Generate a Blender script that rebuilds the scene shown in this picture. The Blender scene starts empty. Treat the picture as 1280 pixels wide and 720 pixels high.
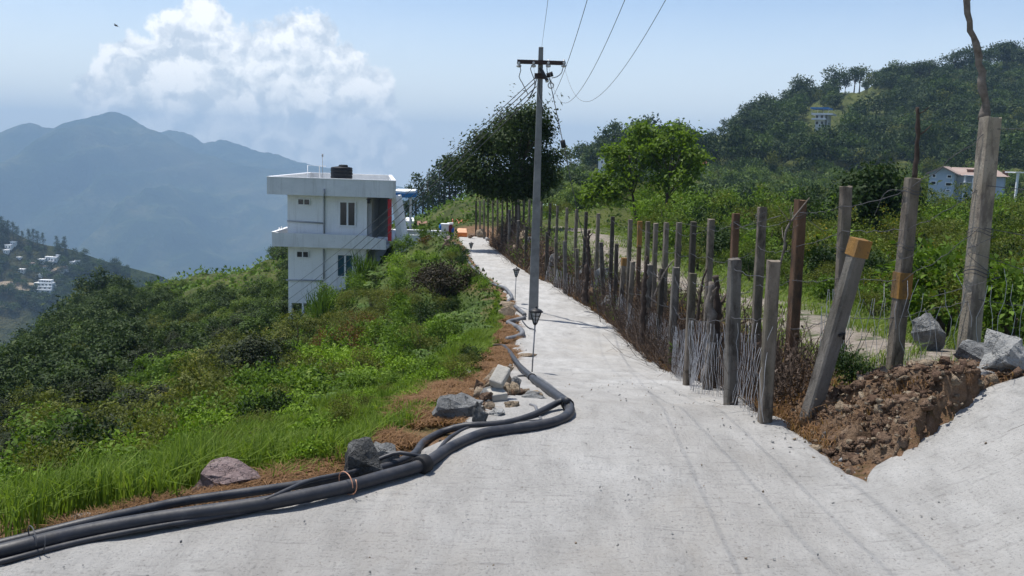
import bpy, math, random
import numpy as np
from mathutils import Vector, Matrix

S = bpy.context.scene
COL = S.collection
R = math.radians

# ------------------------------------------------------------------ camera
CAM_Z, FPX, PITCH, ROLL = 1.9, 1131.0, R(8.55), 0.032
cp, sp, cr, sr = math.cos(PITCH), math.sin(PITCH), math.cos(ROLL), math.sin(ROLL)
RIGHT0, UP0, FWD = Vector((1, 0, 0)), Vector((0, sp, cp)), Vector((0, cp, -sp))
RIGHT, UP = RIGHT0 * cr + UP0 * sr, -RIGHT0 * sr + UP0 * cr
cd = bpy.data.cameras.new('camera')
cam = bpy.data.objects.new('camera', cd)
COL.objects.link(cam)
cam.matrix_world = Matrix(((RIGHT.x, UP.x, -FWD.x, 0), (RIGHT.y, UP.y, -FWD.y, 0),
                           (RIGHT.z, UP.z, -FWD.z, CAM_Z), (0, 0, 0, 1)))
cd.sensor_width = 36.0
cd.lens = FPX / 1280 * 36
cd.clip_start, cd.clip_end = 0.1, 30000
S.camera = cam

# ------------------------------------------------------------------ light
SUN_EL, SUN_AZ = R(71), math.atan2(-0.82, 0.57)      # azimuth from +Y towards +X
sd = Vector((math.sin(SUN_AZ) * math.cos(SUN_EL), math.cos(SUN_AZ) * math.cos(SUN_EL), math.sin(SUN_EL)))
ld = bpy.data.lights.new('sun', 'SUN')
ld.energy, ld.angle, ld.color = 4.6, R(0.55), (1.0, 0.965, 0.91)
sun = bpy.data.objects.new('sun', ld)
COL.objects.link(sun)
sun.rotation_euler = sd.to_track_quat('Z', 'Y').to_euler()

S.view_settings.view_transform = 'Standard'
S.view_settings.look = 'None'
S.view_settings.exposure = 0.30
S.view_settings.gamma = 1.0
S.cycles.use_denoising = True
S.cycles.max_bounces = 6
S.cycles.diffuse_bounces = 3
S.cycles.glossy_bounces = 2
S.cycles.transmission_bounces = 4
S.cycles.transparent_max_bounces = 6
S.cycles.volume_bounces = 0
S.cycles.sample_clamp_indirect = 6


class NT:
    """small helper for node trees"""
    def __init__(self, tree):
        self.t = tree
        tree.nodes.clear()

    def n(self, kind, **kw):
        nd = self.t.nodes.new(kind)
        ins = kw.pop('i', {})
        for k, v in kw.items():
            setattr(nd, k, v)
        for k, v in ins.items():
            if isinstance(v, bpy.types.NodeSocket):
                self.t.links.new(v, nd.inputs[k])
            else:
                nd.inputs[k].default_value = v
        return nd

    def math(self, op, a, b=None, c=None, clamp=False):
        nd = self.n('ShaderNodeMath', operation=op, use_clamp=clamp)
        for k, v in enumerate((a, b, c)):
            if v is None:
                continue
            if isinstance(v, bpy.types.NodeSocket):
                self.t.links.new(v, nd.inputs[k])
            else:
                nd.inputs[k].default_value = v
        return nd.outputs[0]

    def noise(self, vec, scale, detail=4, rough=.55, out='Fac', **kw):
        nd = self.n('ShaderNodeTexNoise', i={'Scale': scale, 'Detail': detail, 'Roughness': rough}, **kw)
        if vec is not None:
            self.t.links.new(vec, nd.inputs['Vector'])
        return nd.outputs[out]

    def ramp(self, fac, stops, interp='LINEAR'):
        nd = self.n('ShaderNodeValToRGB')
        nd.color_ramp.interpolation = interp
        el = nd.color_ramp.elements
        while len(el) < len(stops):
            el.new(0.5)
        for e, (p, c) in zip(el, stops):
            e.position = p
            e.color = (c[0], c[1], c[2], 1) if hasattr(c, '__len__') else (c, c, c, 1)
        self.t.links.new(fac, nd.inputs['Fac'])
        return nd.outputs['Color']

    def mix(self, fac, a, b, blend='MIX'):
        nd = self.n('ShaderNodeMix', data_type='RGBA', blend_type=blend)
        for k, v in ((0, fac), (6, a), (7, b)):
            if isinstance(v, bpy.types.NodeSocket):
                self.t.links.new(v, nd.inputs[k])
            else:
                nd.inputs[k].default_value = v if k == 0 else (v[0], v[1], v[2], 1)
        return nd.outputs[2]

    def link(self, a, b):
        self.t.links.new(a, b)


# ------------------------------------------------------------------ sky (a real daylight sky with a bank of cumulus)
world = bpy.data.worlds.new('World')
S.world = world
world.use_nodes = True
w = NT(world.node_tree)
sky = w.n('ShaderNodeTexSky', sky_type='NISHITA', sun_disc=False, sun_elevation=SUN_EL, sun_rotation=SUN_AZ,
          altitude=1800.0, air_density=1.0, dust_density=3.0, ozone_density=1.5)
geo = w.n('ShaderNodeTexCoord')
sep = w.n('ShaderNodeSeparateXYZ', i={0: geo.outputs['Generated']})
az = w.math('ARCTAN2', sep.outputs['X'], sep.outputs['Y'])
el_ = w.math('ARCSINE', sep.outputs['Z'])
comb = w.n('ShaderNodeCombineXYZ', i={'X': az, 'Y': el_, 'Z': 0.0})
v0 = comb.outputs[0]
# warp
nz = w.n('ShaderNodeTexNoise', i={'Vector': v0, 'Scale': 26.0, 'Detail': 6.0, 'Roughness': .6})
off = w.n('ShaderNodeVectorMath', operation='SUBTRACT', i={0: nz.outputs['Color'], 1: (.5, .5, .5)})
offs = w.n('ShaderNodeVectorMath', operation='SCALE', i={0: off.outputs[0], 'Scale': 0.055})
vw = w.n('ShaderNodeVectorMath', operation='ADD', i={0: v0, 1: offs.outputs[0]}).outputs[0]
dens = None
CLOUD = [  # azimuth, elevation, radius (radians): billows of one cumulus bank
    (-.326, .128, .036), (-.345, .100, .055), (-.325, .085, .07), (-.39, .072, .055), (-.42, .052, .045),
    (-.225, .118, .042), (-.245, .095, .055), (-.26, .062, .08), (-.34, .04, .09), (-.19, .085, .045),
    (-.17, .055, .055), (-.20, .03, .08), (-.40, .03, .06), (-.27, .01, .1), (-.36, .0, .1), (-.165, .02, .06)]
for (a, e, r) in CLOUD:
    r *= .88
    d = w.n('ShaderNodeVectorMath', operation='DISTANCE', i={0: vw, 1: (a, e - .008, 0)}).outputs['Value']
    f = w.math('SUBTRACT', 1.0, w.math('DIVIDE', d, r))
    dens = f if dens is None else w.math('SMOOTH_MAX', dens, f, 0.12)
fine = w.noise(v0, 60.0, 6, .62)
dens2 = w.math('ADD', dens, w.math('MULTIPLY', w.math('SUBTRACT', fine, .5), .55))
alpha = w.n('ShaderNodeMapRange', interpolation_type='SMOOTHSTEP', i={'Value': dens2, 'From Min': .02, 'From Max': .24, 'To Min': 0, 'To Max': 1}).outputs[0]
# thin high veil all over
veil = w.math('MULTIPLY', w.ramp(w.noise(v0, 3.2, 5, .55), [(.35, 0), (.75, 1)]), .05)
# billow relief: the same noise shifted towards the sun gives lit crests and grey hollows
nA = w.noise(vw, 30.0, 3, .5)
shift = w.n('ShaderNodeVectorMath', operation='ADD', i={0: vw, 1: (-.006, .012, 0)}).outputs[0]
nB = w.noise(shift, 30.0, 3, .5)
rel = w.math('ADD', w.math('MULTIPLY', w.math('SUBTRACT', nA, nB), 4.0), .55, clamp=True)
shade = w.mix(rel, (.56, .63, .72), (1.08, 1.08, 1.08))
fade = w.n('ShaderNodeMapRange', interpolation_type='SMOOTHSTEP', i={'Value': el_, 'From Min': -.03, 'From Max': .12, 'To Min': .60, 'To Max': .82}).outputs[0]
pale = w.n('ShaderNodeMapRange', interpolation_type='SMOOTHSTEP', i={'Value': el_, 'From Min': -.01, 'From Max': .21, 'To Min': .92, 'To Max': .0}).outputs[0]
sky_c = w.n('ShaderNodeVectorMath', operation='SCALE', i={0: sky.outputs[0], 'Scale': .135}).outputs[0]
sky_b = w.n('ShaderNodeBackground', i={'Color': w.mix(pale, sky_c, (.78, .83, .87)), 'Strength': 1.0})
cl_b = w.n('ShaderNodeBackground', i={'Color': shade, 'Strength': 1.0})
mx = w.n('ShaderNodeMixShader', i={0: w.math('MAXIMUM', w.math('MULTIPLY', alpha, fade), veil), 1: sky_b.outputs[0], 2: cl_b.outputs[0]})
wo = w.n('ShaderNodeOutputWorld', i={'Surface': mx.outputs[0]})
world.cycles.sampling_method = 'MANUAL'
world.cycles.sample_map_resolution = 512

# ------------------------------------------------------------------ pixel <-> world
def ray(px, py):
    u, v = (px - 640) / FPX, (360 - py) / FPX
    d = RIGHT * u + UP * v + FWD
    return d


def at(px, py, Y):
    d = ray(px, py)
    t = Y / d.y
    return Vector((d.x * t, Y, CAM_Z + d.z * t))


def project(p):
    q = Vector(p) - Vector((0, 0, CAM_Z))
    z = q.dot(FWD)
    return 640 + FPX * q.dot(RIGHT) / z, 360 - FPX * q.dot(UP) / z


# ------------------------------------------------------------------ terrain function
def sstep(a, b, x):
    t = np.clip((x - a) / (b - a), 0, 1)
    return t * t * (3 - 2 * t)


ROAD_Y = np.array([-20, 0, 4, 5.3, 6.7, 8, 9.5, 11, 12.8, 15, 17.5, 20, 24, 28.5, 34, 40, 47, 54, 60.0])
ROAD_Z = np.array([.6, 0, 0, 0, -.03, -.28, -.58, -.88, -1.20, -1.48, -1.68, -1.85, -2.1, -2.26, -2.46, -2.75, -3.05, -3.35, -3.6])
XL_Y = np.array([-20, 0, 3.95, 4.18, 4.42, 4.62, 4.85, 4.99, 5.26, 5.75, 6.1, 6.4, 6.7, 7.5, 9, 11, 12.8, 15, 20, 24, 28, 31, 34, 40, 47, 54, 60])
XL_X = np.array([-2.6, -2.6, -2.22, -1.99, -1.71, -1.38, -1.10, -.91, -.64, -.40, -.26, -.22, -.2, -.22, -.2, -.15, .02, .12, .14, 0, -.4, -.95, -1.35, -1.95, -2.6, -3.25, -3.8])
XR_Y = np.array([-20, 4.2, 4.97, 4.9702, 5.3, 5.45, 6.0, 6.7, 8, 9.5, 11, 13.3, 16, 19.6, 23, 27, 29, 31.5, 34, 36, 41.5, 47.5, 54, 60])
XR_X = np.array([9, 9, 9, 2.16, 2.08, 2.04, 1.97, 1.9, 2.12, 2.28, 2.3, 2.27, 2.28, 2.25, 1.98, 1.5, 1.15, .62, .22, .02, -.5, -1.2, -1.5, -1.7])


def road_z(x, y):
    z = np.interp(y, ROAD_Y, ROAD_Z)
    d = np.maximum(x - 1.75, 0)
    rmp = np.where(d < .9, .4 * d * d, .324 + .72 * (d - .9))
    rmp = 1.15 * (1 - np.exp(-rmp / 1.15))
    return z + rmp * (1 - sstep(6.2, 9.0, y))


CPX = [  # pixel x, pixel y, depth, height of what grows there
    (0, 700, 4.0, 0), (0, 640, 4.6, 0), (100, 640, 4.9, .05), (240, 600, 5.6, .1), (0, 580, 5.3, .35), (200, 560, 6.5, .3), (400, 540, 7.3, .1),
    (480, 490, 10, .1), (560, 450, 13, .1), (600, 420, 16, .1),
    (280, 520, 8.5, .35), (200, 500, 11, .8), (0, 520, 10, 1.5), (0, 480, 18, 2.6), (0, 440, 40, 4.2), (0, 405, 110, 7), (100, 352, 125, 6),
    (150, 450, 30, 2.8), (150, 400, 60, 4), (250, 420, 35, 2.8), (250, 370, 75, 3), (250, 338, 120, 1.6), (340, 331, 125, 1.5), (330, 480, 15, .9),
    (400, 450, 18, .8), (450, 400, 27, 1.2), (405, 405, 40, 1.2), (500, 360, 32, 1), (540, 330, 38, .9), (470, 330, 46, 1), (357, 402, 50, .6), (357, 402, 60, .6), (357, 404, 45, 1.2), (330, 402, 50, 1.5), (550, 310, 45, .5),
    (500, 300, 52, .5), (500, 296, 60, .2), (560, 288, 75, .5), (540, 282, 110, 0), (640, 252, 150, 0), (520, 280, 150, 0), (560, 264, 160, 0), (600, 254, 170, 0),
    (1280, 300, 110, 4), (1280, 250, 160, 4), (1100, 280, 130, 4), (1000, 260, 150, 4), (900, 245, 170, 4), (1200, 205, 230, 5), (1060, 203, 250, 5),
    (950, 203, 250, 5), (880, 198, 260, 3), (1280, 50, 450, 9), (1150, 79, 430, 9), (1050, 96, 420, 9), (950, 129, 400, 8), (900, 148, 380, 9), (870, 158, 360, 9),
    (820, 165, 340, 17), (760, 172, 330, 16), (700, 197, 300, 14), (650, 232, 280, 10), (1200, 122, 340, 6), (1050, 142, 350, 5), (1280, 150, 320, 6), (950, 160, 330, 5),
    (1160, 250, 150, 4), (1280, 100, 400, 6), (1130, 236, 165, 4)]
CW = [  # world control points
    (-40, 200, -55), (-80, 180, -65), (-10, 220, -40), (-150, 300, -140), (-60, 350, -130), (0, 350, -90), (-60, 40, -30), (-30, 10, -12), (-15, 0, -5),
    (-8, -5, -1.5), (-4, -3, -.2), (-100, 100, -55), (-60, 0, -25), (-12, 3, -3.2), (-6, 3, -.7),
    (2.9, 9, -.1), (5, 9, 0), (8, 10, .1), (4, 14, -.4), (10, 15, -.2), (3.2, 20, -1.0), (8, 20, -.9), (15, 22, -.6), (4, 30, -1.4), (15, 32, -1.3), (2.6, 40, -1.8), (.6, 44, -2.0), (-.3, 52, -2.35), (1.0, 36, -1.65),
    (10, 45, -2), (30, 45, -1.5), (1.4, 55, -2.6), (6, 70, -3), (25, 75, -3.5), (60, 70, -1), (10, 110, -6), (50, 110, -6), (100, 100, 0),
    (3.2, 7.2, .25), (3.6, 6.8, .42), (4.5, 6.8, .6), (6, 7, .7), (4, 9, .15), (5, 5, 1.0), (9, 3, 1.1), (9, -5, 1.2), (30, 20, 1), (40, 0, 3), (120, 50, 12), (0, -8, .2),
    (300, 600, 10), (150, 600, -30), (50, 500, -60), (600, 450, 120), (-300, 100, -160), (-300, -100, -120), (300, 100, 60), (300, -200, 60), (0, -150, 20), (0, -30, 2.5),
    (450, 300, 100), (600, 0, 100), (-600, 0, -250), (-300, 600, -250), (-600, 400, -300), (0, 800, -200), (500, 800, -50), (0, -800, 50)]


def _warp(x, y):
    d = np.sqrt(x * x + (y + 2) ** 2)
    return np.arctan2(x, y + 2) * 2.0, np.log(d + 4) * 1.3, d


_cx, _cy, _cz = [], [], []
for (px, py, Y, dh) in CPX:
    p = at(px, py, Y)
    _cx.append(p.x); _cy.append(p.y); _cz.append(p.z - dh)
for (x, y, z) in CW:
    _cx.append(x); _cy.append(y); _cz.append(z)
_cx, _cy, _cz = map(np.array, (_cx, _cy, _cz))
_A, _L, _D = _warp(_cx, _cy)
_Q = _cz / (_D + 8)


def _tps(r2):
    return np.where(r2 > 1e-12, .5 * r2 * np.log(np.maximum(r2, 1e-12)), 0)


_n = len(_A)
_K = _tps((_A[:, None] - _A[None]) ** 2 + (_L[:, None] - _L[None]) ** 2) + np.eye(_n) * 2e-3
_P = np.stack([np.ones(_n), _A, _L], 1)
_M = np.block([[_K, _P], [_P.T, np.zeros((3, 3))]])
_W = np.linalg.solve(_M, np.concatenate([_Q, np.zeros(3)]))


def vnoise(x, y, seed=0):
    """value noise, numpy, -1..1"""
    xi, yi = np.floor(x).astype(np.int64), np.floor(y).astype(np.int64)
    xf, yf = x - xi, y - yi
    xf, yf = xf * xf * (3 - 2 * xf), yf * yf * (3 - 2 * yf)

    def h(a, b):
        n = (a * 374761393 + b * 668265263 + seed * 974711) & 0x7fffffff
        n = ((n ^ (n >> 13)) * 1274126177) & 0x7fffffff
        return ((n ^ (n >> 16)) & 0xffff) / 32767.5 - 1
    return (h(xi, yi) * (1 - xf) + h(xi + 1, yi) * xf) * (1 - yf) + (h(xi, yi + 1) * (1 - xf) + h(xi + 1, yi + 1) * xf) * yf


def fbm(x, y, octs=4, seed=0, gain=.5):
    s, a = 0, 1.0
    for k in range(octs):
        s = s + a * vnoise(x * 2 ** k + 17.3 * k, y * 2 ** k - 9.1 * k, seed + k)
        a *= gain
    return s


def tps_z(x, y):
    shp = np.shape(x)
    x, y = np.ravel(np.asarray(x, float)), np.ravel(np.asarray(y, float))
    out = np.empty(len(x))
    for s in range(0, len(x), 20000):
        a, l, d = _warp(x[s:s + 20000], y[s:s + 20000])
        k = _tps((a[:, None] - _A[None]) ** 2 + (l[:, None] - _L[None]) ** 2)
        q = k @ _W[:_n] + _W[_n] + _W[_n + 1] * a + _W[_n + 2] * l
        out[s:s + 20000] = q * (d + 8)
    return out.reshape(shp)


def ramp_x(y):
    """left edge of the concrete ramp that climbs to the right beyond the end of the cut bank"""
    return np.interp(y, [4.9, 5.06, 5.17, 5.30, 5.42, 5.52, 5.62], [2.02, 2.10, 2.20, 2.44, 2.68, 2.92, 3.02])


def road_w(x, y):
    xl, xr = np.interp(y, XL_Y, XL_X), np.interp(y, XR_Y, XR_X)
    dl, dr = np.maximum(xl - .25 - x, 0), np.maximum(x - xr - .1, 0)
    e = np.maximum(dl / 1.3, dr / .55)
    e = np.maximum(e, np.maximum(y - 57, 0) / 3)
    w_ = 1 - sstep(0, 1, e)
    return np.maximum(w_, sstep(-.12, .1, x - ramp_x(y)) * (1 - sstep(5.62, 5.95, y)) * (y > 4.5))


ROAD_T = .05


def H(x, y):
    x, y = np.asarray(x, float), np.asarray(y, float)
    wgt = road_w(x, y)
    d = np.sqrt(x * x + y * y)
    g = tps_z(x, y)
    amp = np.clip(d * .012, .03, 3.0)
    sc = np.clip(d * .12, .8, 30)
    lod = np.log2(np.maximum(sc, .8))
    g = g + amp * fbm(x / 7.0, y / 7.0, 3, 3) * np.clip(d / 40, .3, 1)
    g = g + .03 * fbm(x * 1.7, y * 1.7, 3, 5)
    return np.minimum(wgt * road_z(x, y) + (1 - wgt) * g, 112)


def HS(x, y):
    """top surface: the concrete sheet where it lies, else the soil"""
    x, y = np.asarray(x, float), np.asarray(y, float)
    xl, xr = np.interp(y, XL_Y, XL_X), np.interp(y, XR_Y, XR_X)
    on = (x > xl) & (x < xr) & (y < 56) | (x > ramp_x(y)) & (y > 4.9) & (y < 5.62)
    return np.where(on, road_z(x, y) + ROAD_T, H(x, y))


def on_ground(px, py, dz=0.0, ymin=2.5, ymax=700):
    d = ray(px, py)
    t = np.exp(np.linspace(math.log(ymin), math.log(ymax), 700))
    xs, zs = d.x / d.y * t, CAM_Z + d.z / d.y * t
    h = HS(xs, t) + dz
    below = np.nonzero(zs < h)[0]
    if len(below) == 0:
        return None
    k = below[0]
    if k:
        a, b = zs[k - 1] - h[k - 1], h[k] - zs[k]
        f = a / (a + b + 1e-9)
        tt = t[k - 1] + (t[k] - t[k - 1]) * f
    else:
        tt = t[0]
    return Vector((d.x / d.y * tt, tt, CAM_Z + d.z / d.y * tt))


def hz(x, y):
    return float(HS(np.array([x]), np.array([y]))[0])


# ------------------------------------------------------------------ object helpers
def tag(o, label=None, cat=None, group=None, kind=None):
    if label: o['label'] = label
    if cat: o['category'] = cat
    if group: o['group'] = group
    if kind: o['kind'] = kind
    return o


def link(name, me, parent=None, mats=()):
    o = bpy.data.objects.new(name, me)
    COL.objects.link(o)
    for m in mats:
        me.materials.append(m)
    if parent is not None:
        o.parent = parent
    return o


def empty(name, loc=(0, 0, 0), rz=0.0):
    o = bpy.data.objects.new(name, None)
    COL.objects.link(o)
    o.location = loc
    o.rotation_euler = (0, 0, rz)
    o.empty_display_size = .2
    return o


def mesh_quads(name, V, Q, smooth=False, mat_idx=None):
    V, Q = np.asarray(V, np.float32), np.asarray(Q, np.int32)
    me = bpy.data.meshes.new(name)
    me.vertices.add(len(V))
    me.vertices.foreach_set('co', V.ravel())
    me.loops.add(Q.size)
    me.loops.foreach_set('vertex_index', Q.ravel())
    me.polygons.add(len(Q))
    me.polygons.foreach_set('loop_start', np.arange(len(Q), dtype=np.int32) * Q.shape[1])
    me.polygons.foreach_set('loop_total', np.full(len(Q), Q.shape[1], np.int32))
    if smooth:
        me.polygons.foreach_set('use_smooth', np.ones(len(Q), bool))
    if mat_idx is not None:
        me.polygons.foreach_set('material_index', np.asarray(mat_idx, np.int32))
    me.update(calc_edges=True)
    me.validate()
    return me


class MB:
    """collects boxes, tubes, prisms; build() links them as one mesh object"""
    def __init__(self):
        self.v, self.f, self.s, self.m = [], [], [], []
        self.mi = 0

    def add(self, vs, fs, smooth=False):
        b = len(self.v)
        self.v += [tuple(p) for p in vs]
        self.f += [tuple(b + k for k in f) for f in fs]
        self.s += [smooth] * len(fs)
        self.m += [self.mi] * len(fs)

    def hexa(self, p):
        """8 corners: bottom 4 (ccw from above), top 4"""
        self.add(p, [(3, 2, 1, 0), (4, 5, 6, 7), (0, 1, 5, 4), (1, 2, 6, 5), (2, 3, 7, 6), (3, 0, 4, 7)])

    def box(self, x0, x1, y0, y1, z0, z1):
        self.hexa([(x0, y0, z0), (x1, y0, z0), (x1, y1, z0), (x0, y1, z0), (x0, y0, z1), (x1, y0, z1), (x1, y1, z1), (x0, y1, z1)])

    def prism(self, poly, z0, z1):
        n = len(poly)
        vs = [(x, y, z0) for x, y in poly] + [(x, y, z1) for x, y in poly]
        self.add(vs, [tuple(range(n - 1, -1, -1)), tuple(range(n, 2 * n))] + [(k, (k + 1) % n, n + (k + 1) % n, n + k) for k in range(n)])

    def bar(self, a, b, w, h=None, up=Vector((0, 0, 1)), w2=None, h2=None):
        """box beam from a to b"""
        a, b = Vector(a), Vector(b)
        h = w if h is None else h
        w2, h2 = w2 or w, h2 or h
        d = (b - a).normalized()
        s = d.cross(up)
        if s.length < 1e-4:
            s = Vector((1, 0, 0))
        s.normalize()
        u = s.cross(d).normalized()
        c = []
        for p, ww, hh in ((a, w, h), (b, w2, h2)):
            c += [p - s * ww / 2 - u * hh / 2, p + s * ww / 2 - u * hh / 2, p + s * ww / 2 + u * hh / 2, p - s * ww / 2 + u * hh / 2]
        self.hexa(c)

    def tube(self, pts, rad, n=8, cap=True, smooth=True):
        pts = [Vector(p) for p in pts]
        if not hasattr(rad, '__len__'):
            rad = [rad] * len(pts)
        vs, fs = [], []
        up = None
        for k, p in enumerate(pts):
            d = (pts[min(k + 1, len(pts) - 1)] - pts[max(k - 1, 0)])
            d = d.normalized() if d.length > 1e-9 else Vector((0, 0, 1))
            if up is None:
                up = Vector((0, 0, 1)) if abs(d.z) < .9 else Vector((1, 0, 0))
            s = d.cross(up)
            if s.length < 1e-5:
                s = d.orthogonal()
            s.normalize()
            up = s.cross(d).normalized()
            for j in range(n):
                a = 2 * math.pi * j / n
                vs.append(p + (s * math.cos(a) + up * math.sin(a)) * rad[k])
        for k in range(len(pts) - 1):
            for j in range(n):
                fs.append((k * n + j, k * n + (j + 1) % n, (k + 1) * n + (j + 1) % n, (k + 1) * n + j))
        if cap:
            fs.append(tuple(range(n - 1, -1, -1)))
            fs.append(tuple((len(pts) - 1) * n + j for j in range(n)))
        self.add(vs, fs, smooth)

    def lathe(self, c, prof, n=16, smooth=True):
        """prof: list of (r, z) bottom to top"""
        c = Vector(c)
        vs, fs = [], []
        for r, z in prof:
            for j in range(n):
                a = 2 * math.pi * j / n
                vs.append(c + Vector((r * math.cos(a), r * math.sin(a), z)))
        for k in range(len(prof) - 1):
            for j in range(n):
                fs.append((k * n + j, k * n + (j + 1) % n, (k + 1) * n + (j + 1) % n, (k + 1) * n + j))
        fs.append(tuple(range(n - 1, -1, -1)))
        fs.append(tuple((len(prof) - 1) * n + j for j in range(n)))
        self.add(vs, fs, smooth)

    def build(self, name, mats, parent=None, bevel=0.0):
        me = bpy.data.meshes.new(name)
        me.from_pydata(self.v, [], self.f)
        me.polygons.foreach_set('use_smooth', self.s)
        me.polygons.foreach_set('material_index', self.m)
        me.update()
        if not isinstance(mats, (list, tuple)):
            mats = [mats]
        o = link(name, me, parent, mats)
        if bevel:
            b = o.modifiers.new('bevel', 'BEVEL')
            b.width, b.segments, b.limit_method = bevel, 2, 'ANGLE'
        return o


def smooth_path(pts, step=.12):
    """Catmull-Rom through pts, resampled"""
    P = [Vector(p) for p in pts]
    P = [P[0] * 2 - P[1]] + P + [P[-1] * 2 - P[-2]]
    out = []
    for k in range(1, len(P) - 2):
        a, b, c, d = P[k - 1:k + 3]
        n = max(2, int((c - b).length / step))
        for j in range(n):
            t = j / n
            out.append(.5 * ((2 * b) + (c - a) * t + (2 * a - 5 * b + 4 * c - d) * t * t + (3 * b - a - 3 * c + d) * t ** 3))
    out.append(P[-2])
    return out


# ------------------------------------------------------------------ materials
def new_mat(name):
    m = bpy.data.materials.new(name)
    m.use_nodes = True
    return m, NT(m.node_tree)


def finish(t, color, rough=.8, bump=None, bump_d=.02, spec=.3, metallic=0.0, strength=1.0):
    p = t.n('ShaderNodeBsdfPrincipled', i={'Roughness': rough, 'Metallic': metallic, 'Specular IOR Level': spec})
    if isinstance(color, bpy.types.NodeSocket):
        t.link(color, p.inputs['Base Color'])
    else:
        p.inputs['Base Color'].default_value = (*color, 1)
    if bump is not None:
        b = t.n('ShaderNodeBump', i={'Height': bump, 'Distance': bump_d, 'Strength': strength})
        t.link(b.outputs[0], p.inputs['Normal'])
    t.n('ShaderNodeOutputMaterial', i={'Surface': p.outputs[0]})
    return p


def mat_plain(name, c1, c2, scale=6.0, rough=.7, bump=0.0, spec=.3, metallic=0.0, stain=None):
    """two-tone weathered surface"""
    m, t = new_mat(name)
    co = t.n('ShaderNodeTexCoord').outputs['Object']
    n1 = t.noise(co, scale, 6, .65)
    col = t.ramp(n1, [(.32, c1), (.68, c2)])
    if stain:
        n2 = t.noise(co, scale * .45, 5, .6)
        col = t.mix(t.ramp(n2, [(.5, 0), (.7, 1)]), col, stain)
    finish(t, col, rough, t.noise(co, scale * 7, 4, .7) if bump else None, bump, spec, metallic)
    return m


def mat_leaf(name, dark, light, tip=None, transl=.35, rough=.62):
    """leaf colour varies from leaf to leaf and from plant to plant"""
    m, t = new_mat(name)
    g = t.n('ShaderNodeNewGeometry')
    oi = t.n('ShaderNodeObjectInfo')
    f = t.math('ADD', t.math('MULTIPLY', g.outputs['Random Per Island'], .7), t.math('MULTIPLY', oi.outputs['Random'], .3))
    stops = [(0.0, dark), (.85, light)]
    if tip:
        stops.append((1.0, tip))
    col = t.ramp(f, stops)
    p = t.n('ShaderNodeBsdfPrincipled', i={'Base Color': col, 'Roughness': rough, 'Specular IOR Level': .14})
    tr = t.n('ShaderNodeBsdfTranslucent', i={'Color': t.mix(1.0, col, (.95, 1.0, .45), 'MULTIPLY')})
    mx = t.n('ShaderNodeMixShader', i={0: transl, 1: p.outputs[0], 2: tr.outputs[0]})
    t.n('ShaderNodeOutputMaterial', i={'Surface': mx.outputs[0]})
    return m
# ================================================================== GROUND, ROAD, HILLS
def mat_ground():
    m, t = new_mat('soil_and_turf')
    co = t.n('ShaderNodeTexCoord').outputs['Object']
    zone = t.n('ShaderNodeAttribute', attribute_name='zone').outputs['Color']
    sz = t.n('ShaderNodeSeparateColor', i={0: zone})
    n1, n2, n3 = t.noise(co, .35, 8, .65), t.noise(co, 2.2, 6, .65), t.noise(co, 11, 5, .7)
    green = t.ramp(n2, [(.3, (.030, .050, .012)), (.7, (.085, .125, .030))])
    far = t.ramp(n1, [(.35, (.035, .048, .014)), (.65, (.095, .105, .032))])
    soil = t.ramp(n3, [(.3, (.085, .048, .028)), (.55, (.19, .115, .068)), (.8, (.32, .22, .145))])
    track = t.ramp(n3, [(.3, (.15, .125, .10)), (.55, (.28, .24, .20)), (.75, (.42, .37, .32))])
    base = t.mix(sz.outputs['Red'], far, green)
    base = t.mix(t.math('MULTIPLY', sz.outputs['Green'], t.ramp(n3, [(.3, .55), (.5, 1)]), clamp=True), base, soil)
    base = t.mix(t.math('MULTIPLY', sz.outputs['Blue'], t.ramp(n2, [(.36, 0), (.48, 1)]), clamp=True), base, track)
    finish(t, base, .95, t.noise(co, 9, 8, .7), .06, .1)
    return m


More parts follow.
